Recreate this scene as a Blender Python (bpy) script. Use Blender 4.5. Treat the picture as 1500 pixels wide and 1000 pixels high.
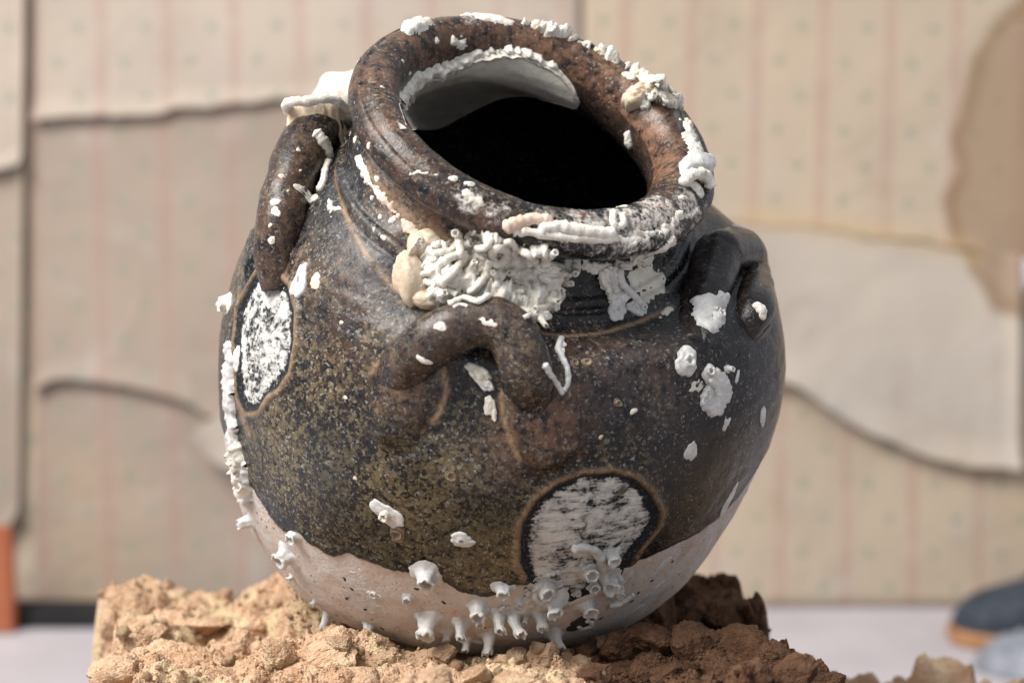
import bpy, bmesh, math, random
import numpy as np
from mathutils import Vector, Matrix
from mathutils.bvhtree import BVHTree

random.seed(7)
RNG = np.random.default_rng(7)
SC = bpy.context.scene
COL = SC.collection
for _o in list(bpy.data.objects):
    bpy.data.objects.remove(_o)

# ------------------------------------------------------------------ camera
F = 3160.0                      # focal length in photo pixels (photo is 1500 x 1000)
PITCH = math.radians(8.0)
CAMH = 0.627
CAM = np.array([0.0, 0.0, CAMH])
FW = np.array([0.0, math.cos(PITCH), -math.sin(PITCH)])
UP = np.array([0.0, math.sin(PITCH), math.cos(PITCH)])
RT = np.array([1.0, 0.0, 0.0])
cd = bpy.data.cameras.new('camera')
cam = bpy.data.objects.new('camera', cd)
COL.objects.link(cam)
cam.location = CAM
cam.rotation_euler = (math.radians(90) - PITCH, 0, 0)
cd.sensor_width = 36.0
cd.lens = 36.0 * F / 1500.0
cd.clip_start = 0.02
cd.clip_end = 60
cd.dof.use_dof = True
cd.dof.focus_distance = 0.915
cd.dof.aperture_fstop = 7.0
SC.camera = cam

# ------------------------------------------------------------------ world + lamps
w = bpy.data.worlds.new('World')
SC.world = w
w.use_nodes = True
w.node_tree.nodes['Background'].inputs[0].default_value = (0.86, 0.91, 1.0, 1)
w.node_tree.nodes['Background'].inputs[1].default_value = 0.66


def area(name, loc, target, sx, sy, power, col):
    l = bpy.data.lights.new(name, 'AREA')
    l.shape = 'RECTANGLE'
    l.size, l.size_y = sx, sy
    l.energy = power
    l.color = col
    o = bpy.data.objects.new(name, l)
    COL.objects.link(o)
    o.location = loc
    d = Vector(target) - Vector(loc)
    o.rotation_euler = d.to_track_quat('-Z', 'Y').to_euler()
    return o


area('window_light', (-1.75, -0.05, 2.95), (0.0, 1.05, 0.42), 1.7, 1.9, 225, (1.0, 0.965, 0.92))
SC.view_settings.view_transform = 'Standard'
SC.view_settings.look = 'None'
SC.view_settings.exposure = 0.0
SC.view_settings.gamma = 1.0


# ------------------------------------------------------------------ pixel helpers
def P(u, v, d):
    return CAM + d * (FW + (u - 750.0) / F * RT + (500.0 - v) / F * UP)


def raydir(u, v):
    d = FW + (u - 750.0) / F * RT + (500.0 - v) / F * UP
    return d / np.linalg.norm(d)


def floor_at(u, v):
    d = FW + (u - 750.0) / F * RT + (500.0 - v) / F * UP
    return CAM + d * (-CAMH / d[2])


def cam2world(X):               # camera-aligned coords (right, depth, up) -> world
    return CAM + X[..., 0:1] * RT + X[..., 1:2] * FW + X[..., 2:3] * UP


# ------------------------------------------------------------------ numpy noise
def _hash(i, j, k, seed):
    n = (i * 374761393 + j * 668265263 + k * 2147483647 + seed * 1274126177) & 0xffffffff
    n = ((n ^ (n >> 13)) * 1274126177) & 0xffffffff
    n = ((n ^ (n >> 16)) * 2246822519) & 0xffffffff
    return ((n ^ (n >> 15)) & 0xffffff) / float(0xffffff)


def vnoise(p, seed=0):
    p = np.asarray(p, float)
    i = np.floor(p).astype(np.int64)
    f = p - i
    f = f * f * f * (f * (f * 6 - 15) + 10)
    r = 0
    for dx in (0, 1):
        wx = f[..., 0] if dx else 1 - f[..., 0]
        for dy in (0, 1):
            wy = f[..., 1] if dy else 1 - f[..., 1]
            for dz in (0, 1):
                wz = f[..., 2] if dz else 1 - f[..., 2]
                r = r + wx * wy * wz * _hash(i[..., 0] + dx, i[..., 1] + dy, i[..., 2] + dz, seed)
    return r


def fbm(p, scale, octv=4, seed=0, gain=0.5):
    p = np.asarray(p, float)
    a, t, s = 1.0, 0, 0
    for o in range(octv):
        s = s + a * (vnoise(p * scale * 2.03 ** o + 17.3 * o, seed + o) - 0.5)
        t += a
        a *= gain
    return s / t * 2            # about -1..1


def worley(p, scale, seed=0):
    p = np.asarray(p, float) * scale
    i = np.floor(p).astype(np.int64)
    best = np.full(p.shape[:-1], 9.0)
    rid = np.zeros(p.shape[:-1])
    for dx in (-1, 0, 1):
        for dy in (-1, 0, 1):
            for dz in (-1, 0, 1):
                c = i + np.array([dx, dy, dz])
                h1 = _hash(c[..., 0], c[..., 1], c[..., 2], seed)
                h2 = _hash(c[..., 0], c[..., 1], c[..., 2], seed + 31)
                h3 = _hash(c[..., 0], c[..., 1], c[..., 2], seed + 57)
                q = c + np.stack([h1, h2, h3], -1)
                d = np.linalg.norm(q - p, axis=-1)
                m = d < best
                best = np.where(m, d, best)
                rid = np.where(m, h3, rid)
    return best, rid


def sstep(a, b, x):
    t = np.clip((np.asarray(x, float) - a) / (b - a), 0, 1)
    return t * t * (3 - 2 * t)


def poly_sdf(pts, poly):        # >0 inside
    poly = np.asarray(poly, float)
    n = len(poly)
    d = np.full(len(pts), 1e9)
    ins = np.zeros(len(pts), bool)
    for k in range(n):
        a, b = poly[k], poly[(k + 1) % n]
        e = b - a
        wv = pts - a
        t = np.clip((wv @ e) / max(e @ e, 1e-12), 0, 1)
        d = np.minimum(d, np.linalg.norm(wv - t[:, None] * e, axis=1))
        c = (a[1] > pts[:, 1]) != (b[1] > pts[:, 1])
        den = (b[1] - a[1]) if abs(b[1] - a[1]) > 1e-12 else 1e-12
        ins ^= c & (pts[:, 0] < (b[0] - a[0]) * (pts[:, 1] - a[1]) / den + a[0])
    return np.where(ins, d, -d)


def catmull(pts, n):
    pts = np.asarray(pts, float)
    m = len(pts)
    ext = np.vstack([2 * pts[0] - pts[1], pts, 2 * pts[-1] - pts[-2]])
    t = np.linspace(0, m - 1 - 1e-6, n)
    i = np.floor(t).astype(int)
    f = (t - i)[:, None]
    p0, p1, p2, p3 = ext[i], ext[i + 1], ext[i + 2], ext[i + 3]
    return 0.5 * (2 * p1 + (p2 - p0) * f + (2 * p0 - 5 * p1 + 4 * p2 - p3) * f ** 2 + (3 * p1 - p0 - 3 * p2 + p3) * f ** 3)


# ------------------------------------------------------------------ object helpers
def mesh_from(name, V, Fc, mat, smooth=True, attrs=None, uvs=None):
    me = bpy.data.meshes.new(name)
    V = np.asarray(V, np.float32)
    if isinstance(Fc, np.ndarray):
        k = Fc.shape[1]
        me.vertices.add(len(V))
        me.vertices.foreach_set('co', V.ravel())
        me.loops.add(Fc.size)
        me.loops.foreach_set('vertex_index', Fc.ravel().astype(np.int32))
        me.polygons.add(len(Fc))
        me.polygons.foreach_set('loop_start', np.arange(0, Fc.size, k, dtype=np.int32))
        me.update(calc_edges=True)
        me.validate()
    else:
        me.from_pydata([tuple(map(float, v)) for v in V], [], Fc)
        me.update()
    me.polygons.foreach_set('use_smooth', np.full(len(me.polygons), smooth))
    if attrs:
        for k, a in attrs.items():
            at = me.attributes.new(k, 'FLOAT', 'POINT')
            at.data.foreach_set('value', np.asarray(a, np.float32))
    if uvs is not None:
        ul = me.uv_layers.new(name='UVMap')
        li = np.empty(len(me.loops), np.int32)
        me.loops.foreach_get('vertex_index', li)
        ul.data.foreach_set('uv', np.asarray(uvs, np.float32)[li].ravel())
    if mat:
        me.materials.append(mat)
    return me


def put(name, me, parent=None, loc=None, **props):
    o = bpy.data.objects.new(name, me)
    COL.objects.link(o)
    if parent is not None:
        o.parent = parent
    if loc is not None:
        o.location = loc
    for k, v in props.items():
        o[k] = v
    return o


def empty(name, loc, label, cat):
    o = bpy.data.objects.new(name, None)
    COL.objects.link(o)
    o.location = loc
    o.empty_display_size = 0.02
    o['label'] = label
    o['category'] = cat
    return o


def grid_faces(nr, nc, wrap):
    r = np.arange(nr - 1)[:, None]
    c = np.arange(nc if wrap else nc - 1)[None, :]
    c2 = (c + 1) % nc
    return np.stack([r * nc + c, r * nc + c2, (r + 1) * nc + c2, (r + 1) * nc + c], -1).reshape(-1, 4)


# ------------------------------------------------------------------ node helpers
class NT:
    def __init__(s, name):
        s.m = bpy.data.materials.new(name)
        s.m.use_nodes = True
        s.t = s.m.node_tree
        s.b = s.t.nodes['Principled BSDF']

    def n(s, typ, **kw):
        x = s.t.nodes.new(typ)
        for k, v in kw.items():
            setattr(x, k, v)
        return x

    def link(s, a, b):
        s.t.links.new(a, b)

    def set(s, sock, v):
        if hasattr(v, 'is_output'):
            s.link(v, sock)
        elif isinstance(v, (tuple, list)) and len(v) == 3 and sock.type == 'RGBA':
            sock.default_value = (*v, 1)
        else:
            sock.default_value = v

    def obj(s):
        return s.n('ShaderNodeTexCoord').outputs['Object']

    def uv(s):
        return s.n('ShaderNodeTexCoord').outputs['UV']

    def attr(s, name):
        return s.n('ShaderNodeAttribute', attribute_name=name).outputs['Fac']

    def noise(s, scale, detail=4, rough=0.55, vec=None, dist=0.0):
        x = s.n('ShaderNodeTexNoise')
        x.inputs['Scale'].default_value = scale
        x.inputs['Detail'].default_value = detail
        x.inputs['Roughness'].default_value = rough
        x.inputs['Distortion'].default_value = dist
        s.link(vec if vec is not None else s.obj(), x.inputs['Vector'])
        return x.outputs['Fac']

    def vor(s, scale, out='Distance', feature='F1', vec=None):
        x = s.n('ShaderNodeTexVoronoi', feature=feature)
        x.inputs['Scale'].default_value = scale
        s.link(vec if vec is not None else s.obj(), x.inputs['Vector'])
        return x.outputs[out]

    def math(s, op, a, b=0.0, c=0.0, clamp=False):
        x = s.n('ShaderNodeMath', operation=op, use_clamp=clamp)
        for i, v in enumerate((a, b, c)):
            s.set(x.inputs[i], v)
        return x.outputs[0]

    def add(s, a, b): return s.math('ADD', a, b)
    def mul(s, a, b): return s.math('MULTIPLY', a, b)
    def mx(s, a, b): return s.math('MAXIMUM', a, b)

    def ss(s, x, lo, hi, a=0.0, b=1.0):
        r = s.n('ShaderNodeMapRange', interpolation_type='SMOOTHSTEP')
        s.set(r.inputs[0], x)
        for i, v in zip((1, 2, 3, 4), (lo, hi, a, b)):
            s.set(r.inputs[i], v)
        return r.outputs[0]

    def mix(s, f, a, b, mode='MIX'):
        x = s.n('ShaderNodeMix', data_type='RGBA', blend_type=mode)
        s.set(x.inputs[0], f)
        s.set(x.inputs[6], a)
        s.set(x.inputs[7], b)
        return x.outputs[2]

    def mixf(s, f, a, b):
        x = s.n('ShaderNodeMix', data_type='FLOAT')
        s.set(x.inputs[0], f)
        s.set(x.inputs[2], a)
        s.set(x.inputs[3], b)
        return x.outputs[0]

    def scale_vec(s, v, sc, rot=(0, 0, 0)):
        x = s.n('ShaderNodeMapping')
        s.link(v, x.inputs[0])
        x.inputs['Scale'].default_value = sc
        x.inputs['Rotation'].default_value = rot
        return x.outputs[0]

    def bump(s, h, strength=0.5, dist=0.001, prev=None):
        x = s.n('ShaderNodeBump')
        x.inputs['Strength'].default_value = strength
        x.inputs['Distance'].default_value = dist
        s.link(h, x.inputs['Height'])
        if prev is not None:
            s.link(prev, x.inputs['Normal'])
        return x.outputs[0]

    def out(s, color=None, rough=None, normal=None, **kw):
        if color is not None: s.set(s.b.inputs['Base Color'], color)
        if rough is not None: s.set(s.b.inputs['Roughness'], rough)
        if normal is not None: s.link(normal, s.b.inputs['Normal'])
        for k, v in kw.items():
            s.set(s.b.inputs[k], v)
        return s.m


# ------------------------------------------------------------------ materials
def mat_jar():
    t = NT('old_glazed_stoneware')
    bare, scar, tan, och, red, dust, crus, soot = (t.attr(a) for a in ('bare', 'scar', 'tan', 'ochre', 'red', 'dust', 'crust', 'soot'))
    nl = t.noise(28, 5)
    nm = t.noise(170, 5, 0.62)
    nf = t.noise(430, 5, 0.72)
    vr = t.vor(520, 'Color')
    sep = t.n('ShaderNodeSeparateColor'); t.link(vr, sep.inputs[0])
    rnd = sep.outputs[0]
    rnd2 = sep.outputs[1]
    # glaze ground: blue black to brown
    c = t.mix(t.ss(nm, .42, .66), (0.0055, 0.0072, 0.0105), (0.024, 0.016, 0.012))
    c = t.mix(t.mul(t.ss(t.add(nf, t.mul(nl, .6)), .84, 1.02), .6), c, (0.044, 0.032, 0.025))
    # ochre oatmeal speckle: small irregular grains
    wn = t.n('ShaderNodeTexNoise'); wn.inputs['Scale'].default_value = 700; wn.inputs['Detail'].default_value = 3
    t.link(t.obj(), wn.inputs['Vector'])
    vm = t.n('ShaderNodeVectorMath', operation='MULTIPLY_ADD')
    t.link(wn.outputs['Color'], vm.inputs[0]); vm.inputs[1].default_value = (.0034,) * 3; t.link(t.obj(), vm.inputs[2])
    wv = vm.outputs[0]
    s1 = t.n('ShaderNodeSeparateColor'); t.link(t.vor(640, 'Color', 'F1', wv), s1.inputs[0])
    s2 = t.n('ShaderNodeSeparateColor'); t.link(t.vor(1150, 'Color', 'F1', wv), s2.inputs[0])
    c = t.mix(t.mul(t.ss(s2.outputs[1], .55, .85), .7), c, (0.022, 0.028, 0.036))
    c = t.mix(t.mul(t.ss(s2.outputs[2], .82, .90), .6), c, (0.10, 0.055, 0.034))
    k = t.add(t.add(t.mul(s1.outputs[0], .8), t.mul(s2.outputs[0], .25)), t.add(t.mul(och, .62), t.add(t.mul(nm, .8), t.mul(nl, .5))))
    c = t.mix(t.mul(t.ss(k, 1.40, 1.60), .92), c, t.mix(s1.outputs[1], (0.11, 0.082, 0.043), (0.27, 0.21, 0.118)))
    c = t.mix(t.mul(t.ss(t.add(s2.outputs[0], t.mul(nl, .1)), .985, 1.01), .85), c, (0.40, 0.385, 0.34))
    c = t.mix(1.0, c, t.mix(t.ss(nl, .35, .65), (0.32, 0.37, 0.43), (0.66, 0.67, 0.67)), 'MULTIPLY')
    # rusty brown areas
    k = t.mul(red, t.ss(t.add(t.mul(nf, .8), t.mul(nm, 1.0)), .66, 1.04))
    c = t.mix(t.mul(k, .8), c, t.mix(nm, (0.135, 0.066, 0.039), (0.30, 0.165, 0.102)))
    # pale flecks
    vd = t.vor(300)
    fl = t.mul(t.ss(vd, .20, .10), t.ss(t.noise(95, 3), .56, .66))
    c = t.mix(t.mul(fl, .6), c, (0.26, 0.23, 0.18))
    vd2 = t.vor(900)
    fl2 = t.mul(t.ss(vd2, .18, .08), t.ss(t.noise(60, 3), .42, .62))
    c = t.mix(t.mul(fl2, .28), c, (0.22, 0.21, 0.19))
    # grey lime film, plus bluish sheen painted on the shoulder and front lug
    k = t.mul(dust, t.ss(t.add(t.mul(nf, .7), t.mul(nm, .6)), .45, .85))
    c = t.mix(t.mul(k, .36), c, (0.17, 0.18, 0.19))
    # black glaze areas, plus shade painted onto the right lug
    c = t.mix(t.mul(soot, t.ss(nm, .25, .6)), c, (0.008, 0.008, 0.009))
    # tan line where glaze breaks
    c = t.mix(t.mul(tan, t.ss(nf, .28, .5)), c, t.mix(nm, (0.22, 0.12, 0.06), (0.42, 0.30, 0.19)))
    # glaze colour pool just above its lower edge
    ed = t.mul(t.ss(bare, -.55, -.10), t.ss(t.add(nl, t.mul(nm, .4)), .50, .68))
    c = t.mix(t.mul(ed, .95), c, (0.006, 0.007, 0.009))
    # lime crust on the lip
    kc = t.ss(t.add(t.add(t.mul(nm, .8), t.mul(nf, .5)), crus), 1.02, 1.22)
    cc = t.mix(t.ss(nf, .38, .62), (0.15, 0.125, 0.11), (0.52, 0.48, 0.44))
    cc = t.mix(t.ss(t.noise(330, 2), .60, .68), cc, (0.03, 0.028, 0.03))
    cc = t.mix(t.ss(t.noise(260, 2, .5, None, 1.0), .63, .70), cc, (0.26, 0.11, 0.06))
    c = t.mix(kc, c, cc)
    # bare body
    bm = t.ss(t.add(bare, t.mul(t.add(nm, -.5), .10)), -.01, .012)
    bc = t.mix(t.ss(nl, .3, .7), (0.49, 0.395, 0.335), (0.60, 0.525, 0.47))
    bc = t.mix(t.mul(t.ss(t.noise(75, 4), .42, .64), .75), bc, (0.57, 0.545, 0.52))
    bc = t.mix(t.mul(t.ss(t.noise(48, 5, .6, None, .6), .60, .72), .55), bc, (0.40, 0.26, 0.18))
    pit = t.mul(t.ss(t.vor(190), .17, .09), t.ss(t.noise(40, 2), .46, .56))
    pit = t.mx(pit, t.mul(t.ss(t.vor(420), .16, .08), t.ss(t.noise(70, 2), .48, .6)))
    bc = t.mix(t.mul(pit, .85), bc, (0.045, 0.038, 0.035))
    bc = t.mix(t.mul(t.ss(t.noise(22, 6, .65, None, .5), .52, .70), .55), bc, (0.36, 0.30, 0.265))
    bc = t.mix(t.mul(t.ss(nf, .50, .68), .35), bc, (0.34, 0.255, 0.20))
    bc = t.mix(t.mul(t.ss(t.noise(130, 5, .7, None, 1.2), .60, .70), .6), bc, (0.30, 0.18, 0.115))
    bc = t.mix(t.mul(t.ss(t.noise(210, 4, .7), .60, .70), .7), bc, (0.66, 0.64, 0.61))
    c = t.mix(bm, c, bc)
    # scars: charcoal rim with fibrous chalk inside
    ov = t.scale_vec(t.obj(), (90, 260, 420), (0, math.radians(24), 0))
    fib = t.noise(1.0, 6, .68, ov, .4)
    grn = t.noise(700, 3, .7)
    sm = t.ss(t.add(scar, t.mul(t.add(nm, -.5), .08)), -.004, .008)
    blot = t.noise(110, 5, .65, None, .5)
    chalk = t.ss(t.add(t.add(t.mul(fib, .9), t.add(t.mul(grn, .6), t.mul(blot, 1.0))), t.mul(t.ss(scar, .02, .26), .46)), 1.50, 1.72)
    sc_ = t.mix(chalk, t.mix(t.ss(grn, .5, .7), (0.010, 0.011, 0.013), (0.075, 0.08, 0.085)), t.mix(t.ss(t.add(t.mul(fib, .5), t.mul(blot, .5)), .36, .62), (0.23, 0.23, 0.215), (0.66, 0.65, 0.61)))
    c = t.mix(sm, c, sc_)
    # roughness
    r = t.mixf(t.ss(nf, .35, .7), .13, .30)
    r = t.mixf(t.mul(dust, .6), r, .5)
    r = t.mixf(t.mx(bm, t.mx(kc, sm)), r, .82)
    h = t.add(t.mul(nf, .5), t.mul(nm, .6))
    h = t.add(h, t.mul(pit, -.6))
    h = t.add(h, t.mul(bm, t.add(t.mul(t.noise(130, 5, .7, None, 1.2), 1.2), t.mul(nf, .9))))
    h = t.add(h, t.mul(t.mul(sm, t.add(t.mul(chalk, .8), grn)), 1.1))
    h = t.add(h, t.mul(kc, t.add(.5, t.mul(t.noise(420, 3, .7), 1.6))))
    return t.out(c, r, t.bump(h, .55, .0011), **{'Specular IOR Level': .32})


def mat_shell(name, a, b, dirt, sss=0.0, rough=.55, bs=.5, dirt_amt=.5):
    t = NT(name)
    n1 = t.noise(160, 5, .6)
    n2 = t.noise(700, 4, .7)
    c = t.mix(t.ss(n1, .35, .68), a, b)
    c = t.mix(t.mul(t.ss(t.add(t.mul(n2, .6), t.mul(t.noise(90, 4), .6)), .62, .82), dirt_amt), c, dirt)
    pit = t.ss(t.vor(330), .14, .07)
    c = t.mix(t.mul(t.mul(pit, t.ss(t.noise(60, 2), .5, .62)), dirt_amt), c, (0.10, 0.085, 0.07))
    h = t.add(t.mul(n1, .8), t.add(t.mul(n2, .7), t.mul(pit, -.4)))
    kw = {}
    if sss:
        kw = {'Subsurface Weight': sss, 'Subsurface Radius': (0.004, 0.003, 0.0022), 'Subsurface Scale': 1.0}
    return t.out(c, rough, t.bump(h, bs, .0012), **kw)


def mat_clay():
    t = NT('crumbly_dry_clay')
    damp = t.attr('damp')
    n0 = t.noise(30, 5, .6)
    n1 = t.noise(75, 5, .6)
    n2 = t.noise(420, 4, .72)
    n3 = t.noise(1500, 3, .7)
    c = t.mix(t.ss(n1, .33, .66), (0.53, 0.325, 0.195), (0.69, 0.475, 0.315))
    c = t.mix(t.mul(t.ss(n0, .50, .62), .75), c, (0.68, 0.535, 0.33))
    c = t.mix(t.mul(t.ss(n2, .52, .72), .35), c, (0.78, 0.62, 0.47))
    c = t.mix(t.mul(t.ss(n2, .42, .28), .4), c, (0.34, 0.18, 0.10))
    c = t.mix(t.mul(t.ss(t.vor(1300), .16, .07), t.ss(n1, .45, .6)), c, (0.75, 0.66, 0.55))
    dm = t.ss(t.add(damp, t.mul(t.add(n1, -.5), .5)), .3, .75)
    dc = t.mix(t.ss(n1, .3, .7), (0.075, 0.036, 0.020), (0.15, 0.078, 0.044))
    dc = t.mix(t.mul(t.ss(n2, .5, .7), .5), dc, (0.20, 0.115, 0.07))
    c = t.mix(dm, c, dc)
    h = t.add(t.add(t.mul(n2, 1.0), t.mul(n3, .5)), t.add(t.mul(t.vor(520), -.7), t.mul(t.vor(1100), -.45)))
    return t.out(c, .95, t.bump(h, .9, .0019), **{'Specular IOR Level': .2})


def mat_paper(name, plain=False, base=(0.44, 0.37, 0.305), base2=(0.385, 0.325, 0.27)):
    t = NT(name)
    uv = t.uv()
    sx = t.n('ShaderNodeSeparateXYZ'); t.link(uv, sx.inputs[0])
    U, V = sx.outputs[0], sx.outputs[1]
    nl = t.noise(3.5, 5, .55, uv)
    ns = t.noise(14, 5, .6, uv)
    c = t.mix(t.ss(nl, .35, .66), base, base2)
    c = t.mix(t.mul(t.ss(ns, .52, .75), .5), c, (0.43, 0.39, 0.36))
    c = t.mix(t.mul(t.ss(t.noise(2.3, 4, .5, uv, .5), .52, .7), .45), c, (0.42, 0.31, 0.20))
    if not plain:
        per = 0.0735
        fr = t.math('FRACT', t.math('DIVIDE', U, per))
        d = t.math('ABSOLUTE', t.add(fr, -.5))
        st = t.mul(t.ss(d, .12, .03), t.ss(t.noise(25, 4, .6, uv), .2, .55))
        c = t.mix(t.mul(st, .42), c, (0.34, 0.195, 0.165))
        st2 = t.mul(t.ss(t.math('ABSOLUTE', t.add(d, -.14)), .02, .008), .2)
        c = t.mix(st2, c, (0.46, 0.27, 0.23))
        # little green sprigs, two columns staggered between the stripes
        for (ox, oy) in ((.16, 0.0), (.84, .5)):
            vy = t.add(t.math('FRACT', t.add(t.math('DIVIDE', V, .077), oy)), -.5)
            vx = t.add(fr, -ox)
            dd = t.math('SQRT', t.add(t.math('POWER', t.mul(vx, per), 2.0), t.math('POWER', t.mul(vy, .077), 2.0)))
            dd = t.add(dd, t.mul(t.add(t.noise(300, 2, .5, uv), -.5), .006))
            c = t.mix(t.mul(t.ss(dd, .0080, .0030), .66), c, (0.22, 0.25, 0.19))
    stain = t.attr('stain')
    sm = t.ss(t.add(stain, t.mul(t.add(ns, -.5), .8)), -.1, .35)
    rim = t.mul(t.ss(t.math('ABSOLUTE', t.add(t.add(stain, -.10), t.mul(t.add(ns, -.5), .8))), .30, .02), t.ss(stain, -.6, -.2))
    c = t.mix(t.mul(sm, .68), c, (0.25, 0.16, 0.095))
    c = t.mix(t.mul(rim, .6), c, (0.18, 0.10, 0.04))
    yel = t.attr('yellow')
    c = t.mix(t.mul(yel, .45), c, (0.45, 0.31, 0.15))
    h = t.add(t.mul(ns, .4), t.mul(t.noise(120, 4, .6, uv), .15))
    h = t.add(h, t.mul(t.noise(5, 4, .55, uv, .8), 2.5))
    c = t.mix(t.mul(t.ss(t.noise(7, 6, .65, uv, .3), .5, .72), .4), c, (0.30, 0.225, 0.165))
    return t.out(c, .85, t.bump(h, .45, .009), **{'Specular IOR Level': .25})


def mat_simple(name, a, b, scale, rough=.8, bs=.3, bd=.003, spec=.4):
    t = NT(name)
    n1 = t.noise(scale, 6, .6)
    n2 = t.noise(scale * 9, 4, .65)
    c = t.mix(t.ss(t.add(t.mul(n1, .75), t.mul(n2, .25)), .36, .64), a, b)
    return t.out(c, rough, t.bump(t.add(n1, t.mul(n2, .4)), bs, bd), **{'Specular IOR Level': spec})


M_JAR = mat_jar()
M_WHITE = mat_shell('white_lime_crust', (0.62, 0.575, 0.49), (0.79, 0.76, 0.69), (0.30, 0.24, 0.17), .0, .7, .7, .7)
M_BARN = mat_shell('translucent_barnacle_shell', (0.47, 0.465, 0.45), (0.62, 0.61, 0.585), (0.42, 0.34, 0.27), .2, .45, .4, .5)
M_CREAM = mat_shell('cream_shell', (0.54, 0.42, 0.29), (0.65, 0.56, 0.44), (0.50, 0.33, 0.20), .1, .5, .35, .5)
M_PINK = mat_shell('pinkish_shell', (0.62, 0.43, 0.33), (0.72, 0.57, 0.46), (0.45, 0.28, 0.20), .0, .55, .4, .5)
M_GREYSH = mat_shell('grey_shell_lining', (0.58, 0.54, 0.46), (0.71, 0.68, 0.60), (0.44, 0.37, 0.27), .0, .5, .5, .6)
M_DARKBIT = mat_shell('black_burnt_flake', (0.012, 0.012, 0.013), (0.04, 0.04, 0.042), (0.10, 0.10, 0.10), .0, .7, .6, .3)
M_RING = mat_shell('old_barnacle_ring', (0.13, 0.095, 0.06), (0.26, 0.20, 0.13), (0.05, 0.04, 0.03), .0, .6, .5, .5)
M_CLAY = mat_clay()
M_PAPER = mat_paper('striped_wallpaper')
M_PAPER_SHADE = mat_paper('shaded_striped_wallpaper', False, (0.335, 0.27, 0.215), (0.285, 0.232, 0.19))  # darker copy: shade low on the left wall put into the paper colour
M_PAPER3 = mat_paper('yellowed_striped_wallpaper', False, (0.44, 0.355, 0.265), (0.40, 0.33, 0.25))
M_PLAIN = mat_paper('plain_paper_back', True, (0.44, 0.38, 0.315), (0.40, 0.355, 0.31))
M_FLOOR = mat_simple('pale_concrete', (0.42, 0.385, 0.40), (0.49, 0.45, 0.465), 6, .8, .25, .004)
M_GAP_SHADE = mat_simple('black_gap_shade', (0.008, 0.008, 0.010), (0.016, 0.016, 0.018), 20)  # near black, paints the shadow gap under the wall
M_NAVY = mat_simple('navy_suede', (0.018, 0.024, 0.036), (0.040, 0.050, 0.066), 60, .7)
M_SOLE = mat_simple('tan_rubber_sole', (0.30, 0.14, 0.055), (0.42, 0.21, 0.09), 40, .6)
M_GREYCL = mat_simple('blue_grey_cloth', (0.16, 0.17, 0.20), (0.32, 0.33, 0.37), 22, .9)
M_ORANGE = mat_simple('rust_orange_paint', (0.30, 0.085, 0.035), (0.38, 0.125, 0.055), 14, .7)
M_LIGHT = mat_simple('white_paint', (0.70, 0.69, 0.68), (0.80, 0.79, 0.78), 20, .7)

# ================================================================== SETTING
# floor: one sheet
fl = mesh_from('floor', [(-30, -20, 0), (30, -20, 0), (30, 40, 0), (-30, 40, 0)], [(0, 1, 2, 3)], M_FLOOR)
put('floor', fl, kind='structure')

WD = 2.4                         # wall distance along the view axis


def W(u, v, off=0.0):
    return P(u, v, WD) - FW * off


def wall_uv(u, v, rot=0.0, u0=0.0, v0=0.0, ou=0.0):
    s = WD / F
    x, y = (u - u0) * s, -(v - v0) * s
    c, sn = math.cos(rot), math.sin(rot)
    return (x * c - y * sn + ou, x * sn + y * c)


def stain_val(u, v):
    poly = [(1520, -20), (1520, 470), (1455, 455), (1420, 400), (1388, 335), (1383, 300), (1402, 250), (1398, 200), (1412, 150), (1425, 90), (1455, 40), (1490, 8)]
    p = np.stack([u.ravel(), v.ravel()], 1)
    return (poly_sdf(p, poly) / 60.0).clip(-1, 1)


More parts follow.
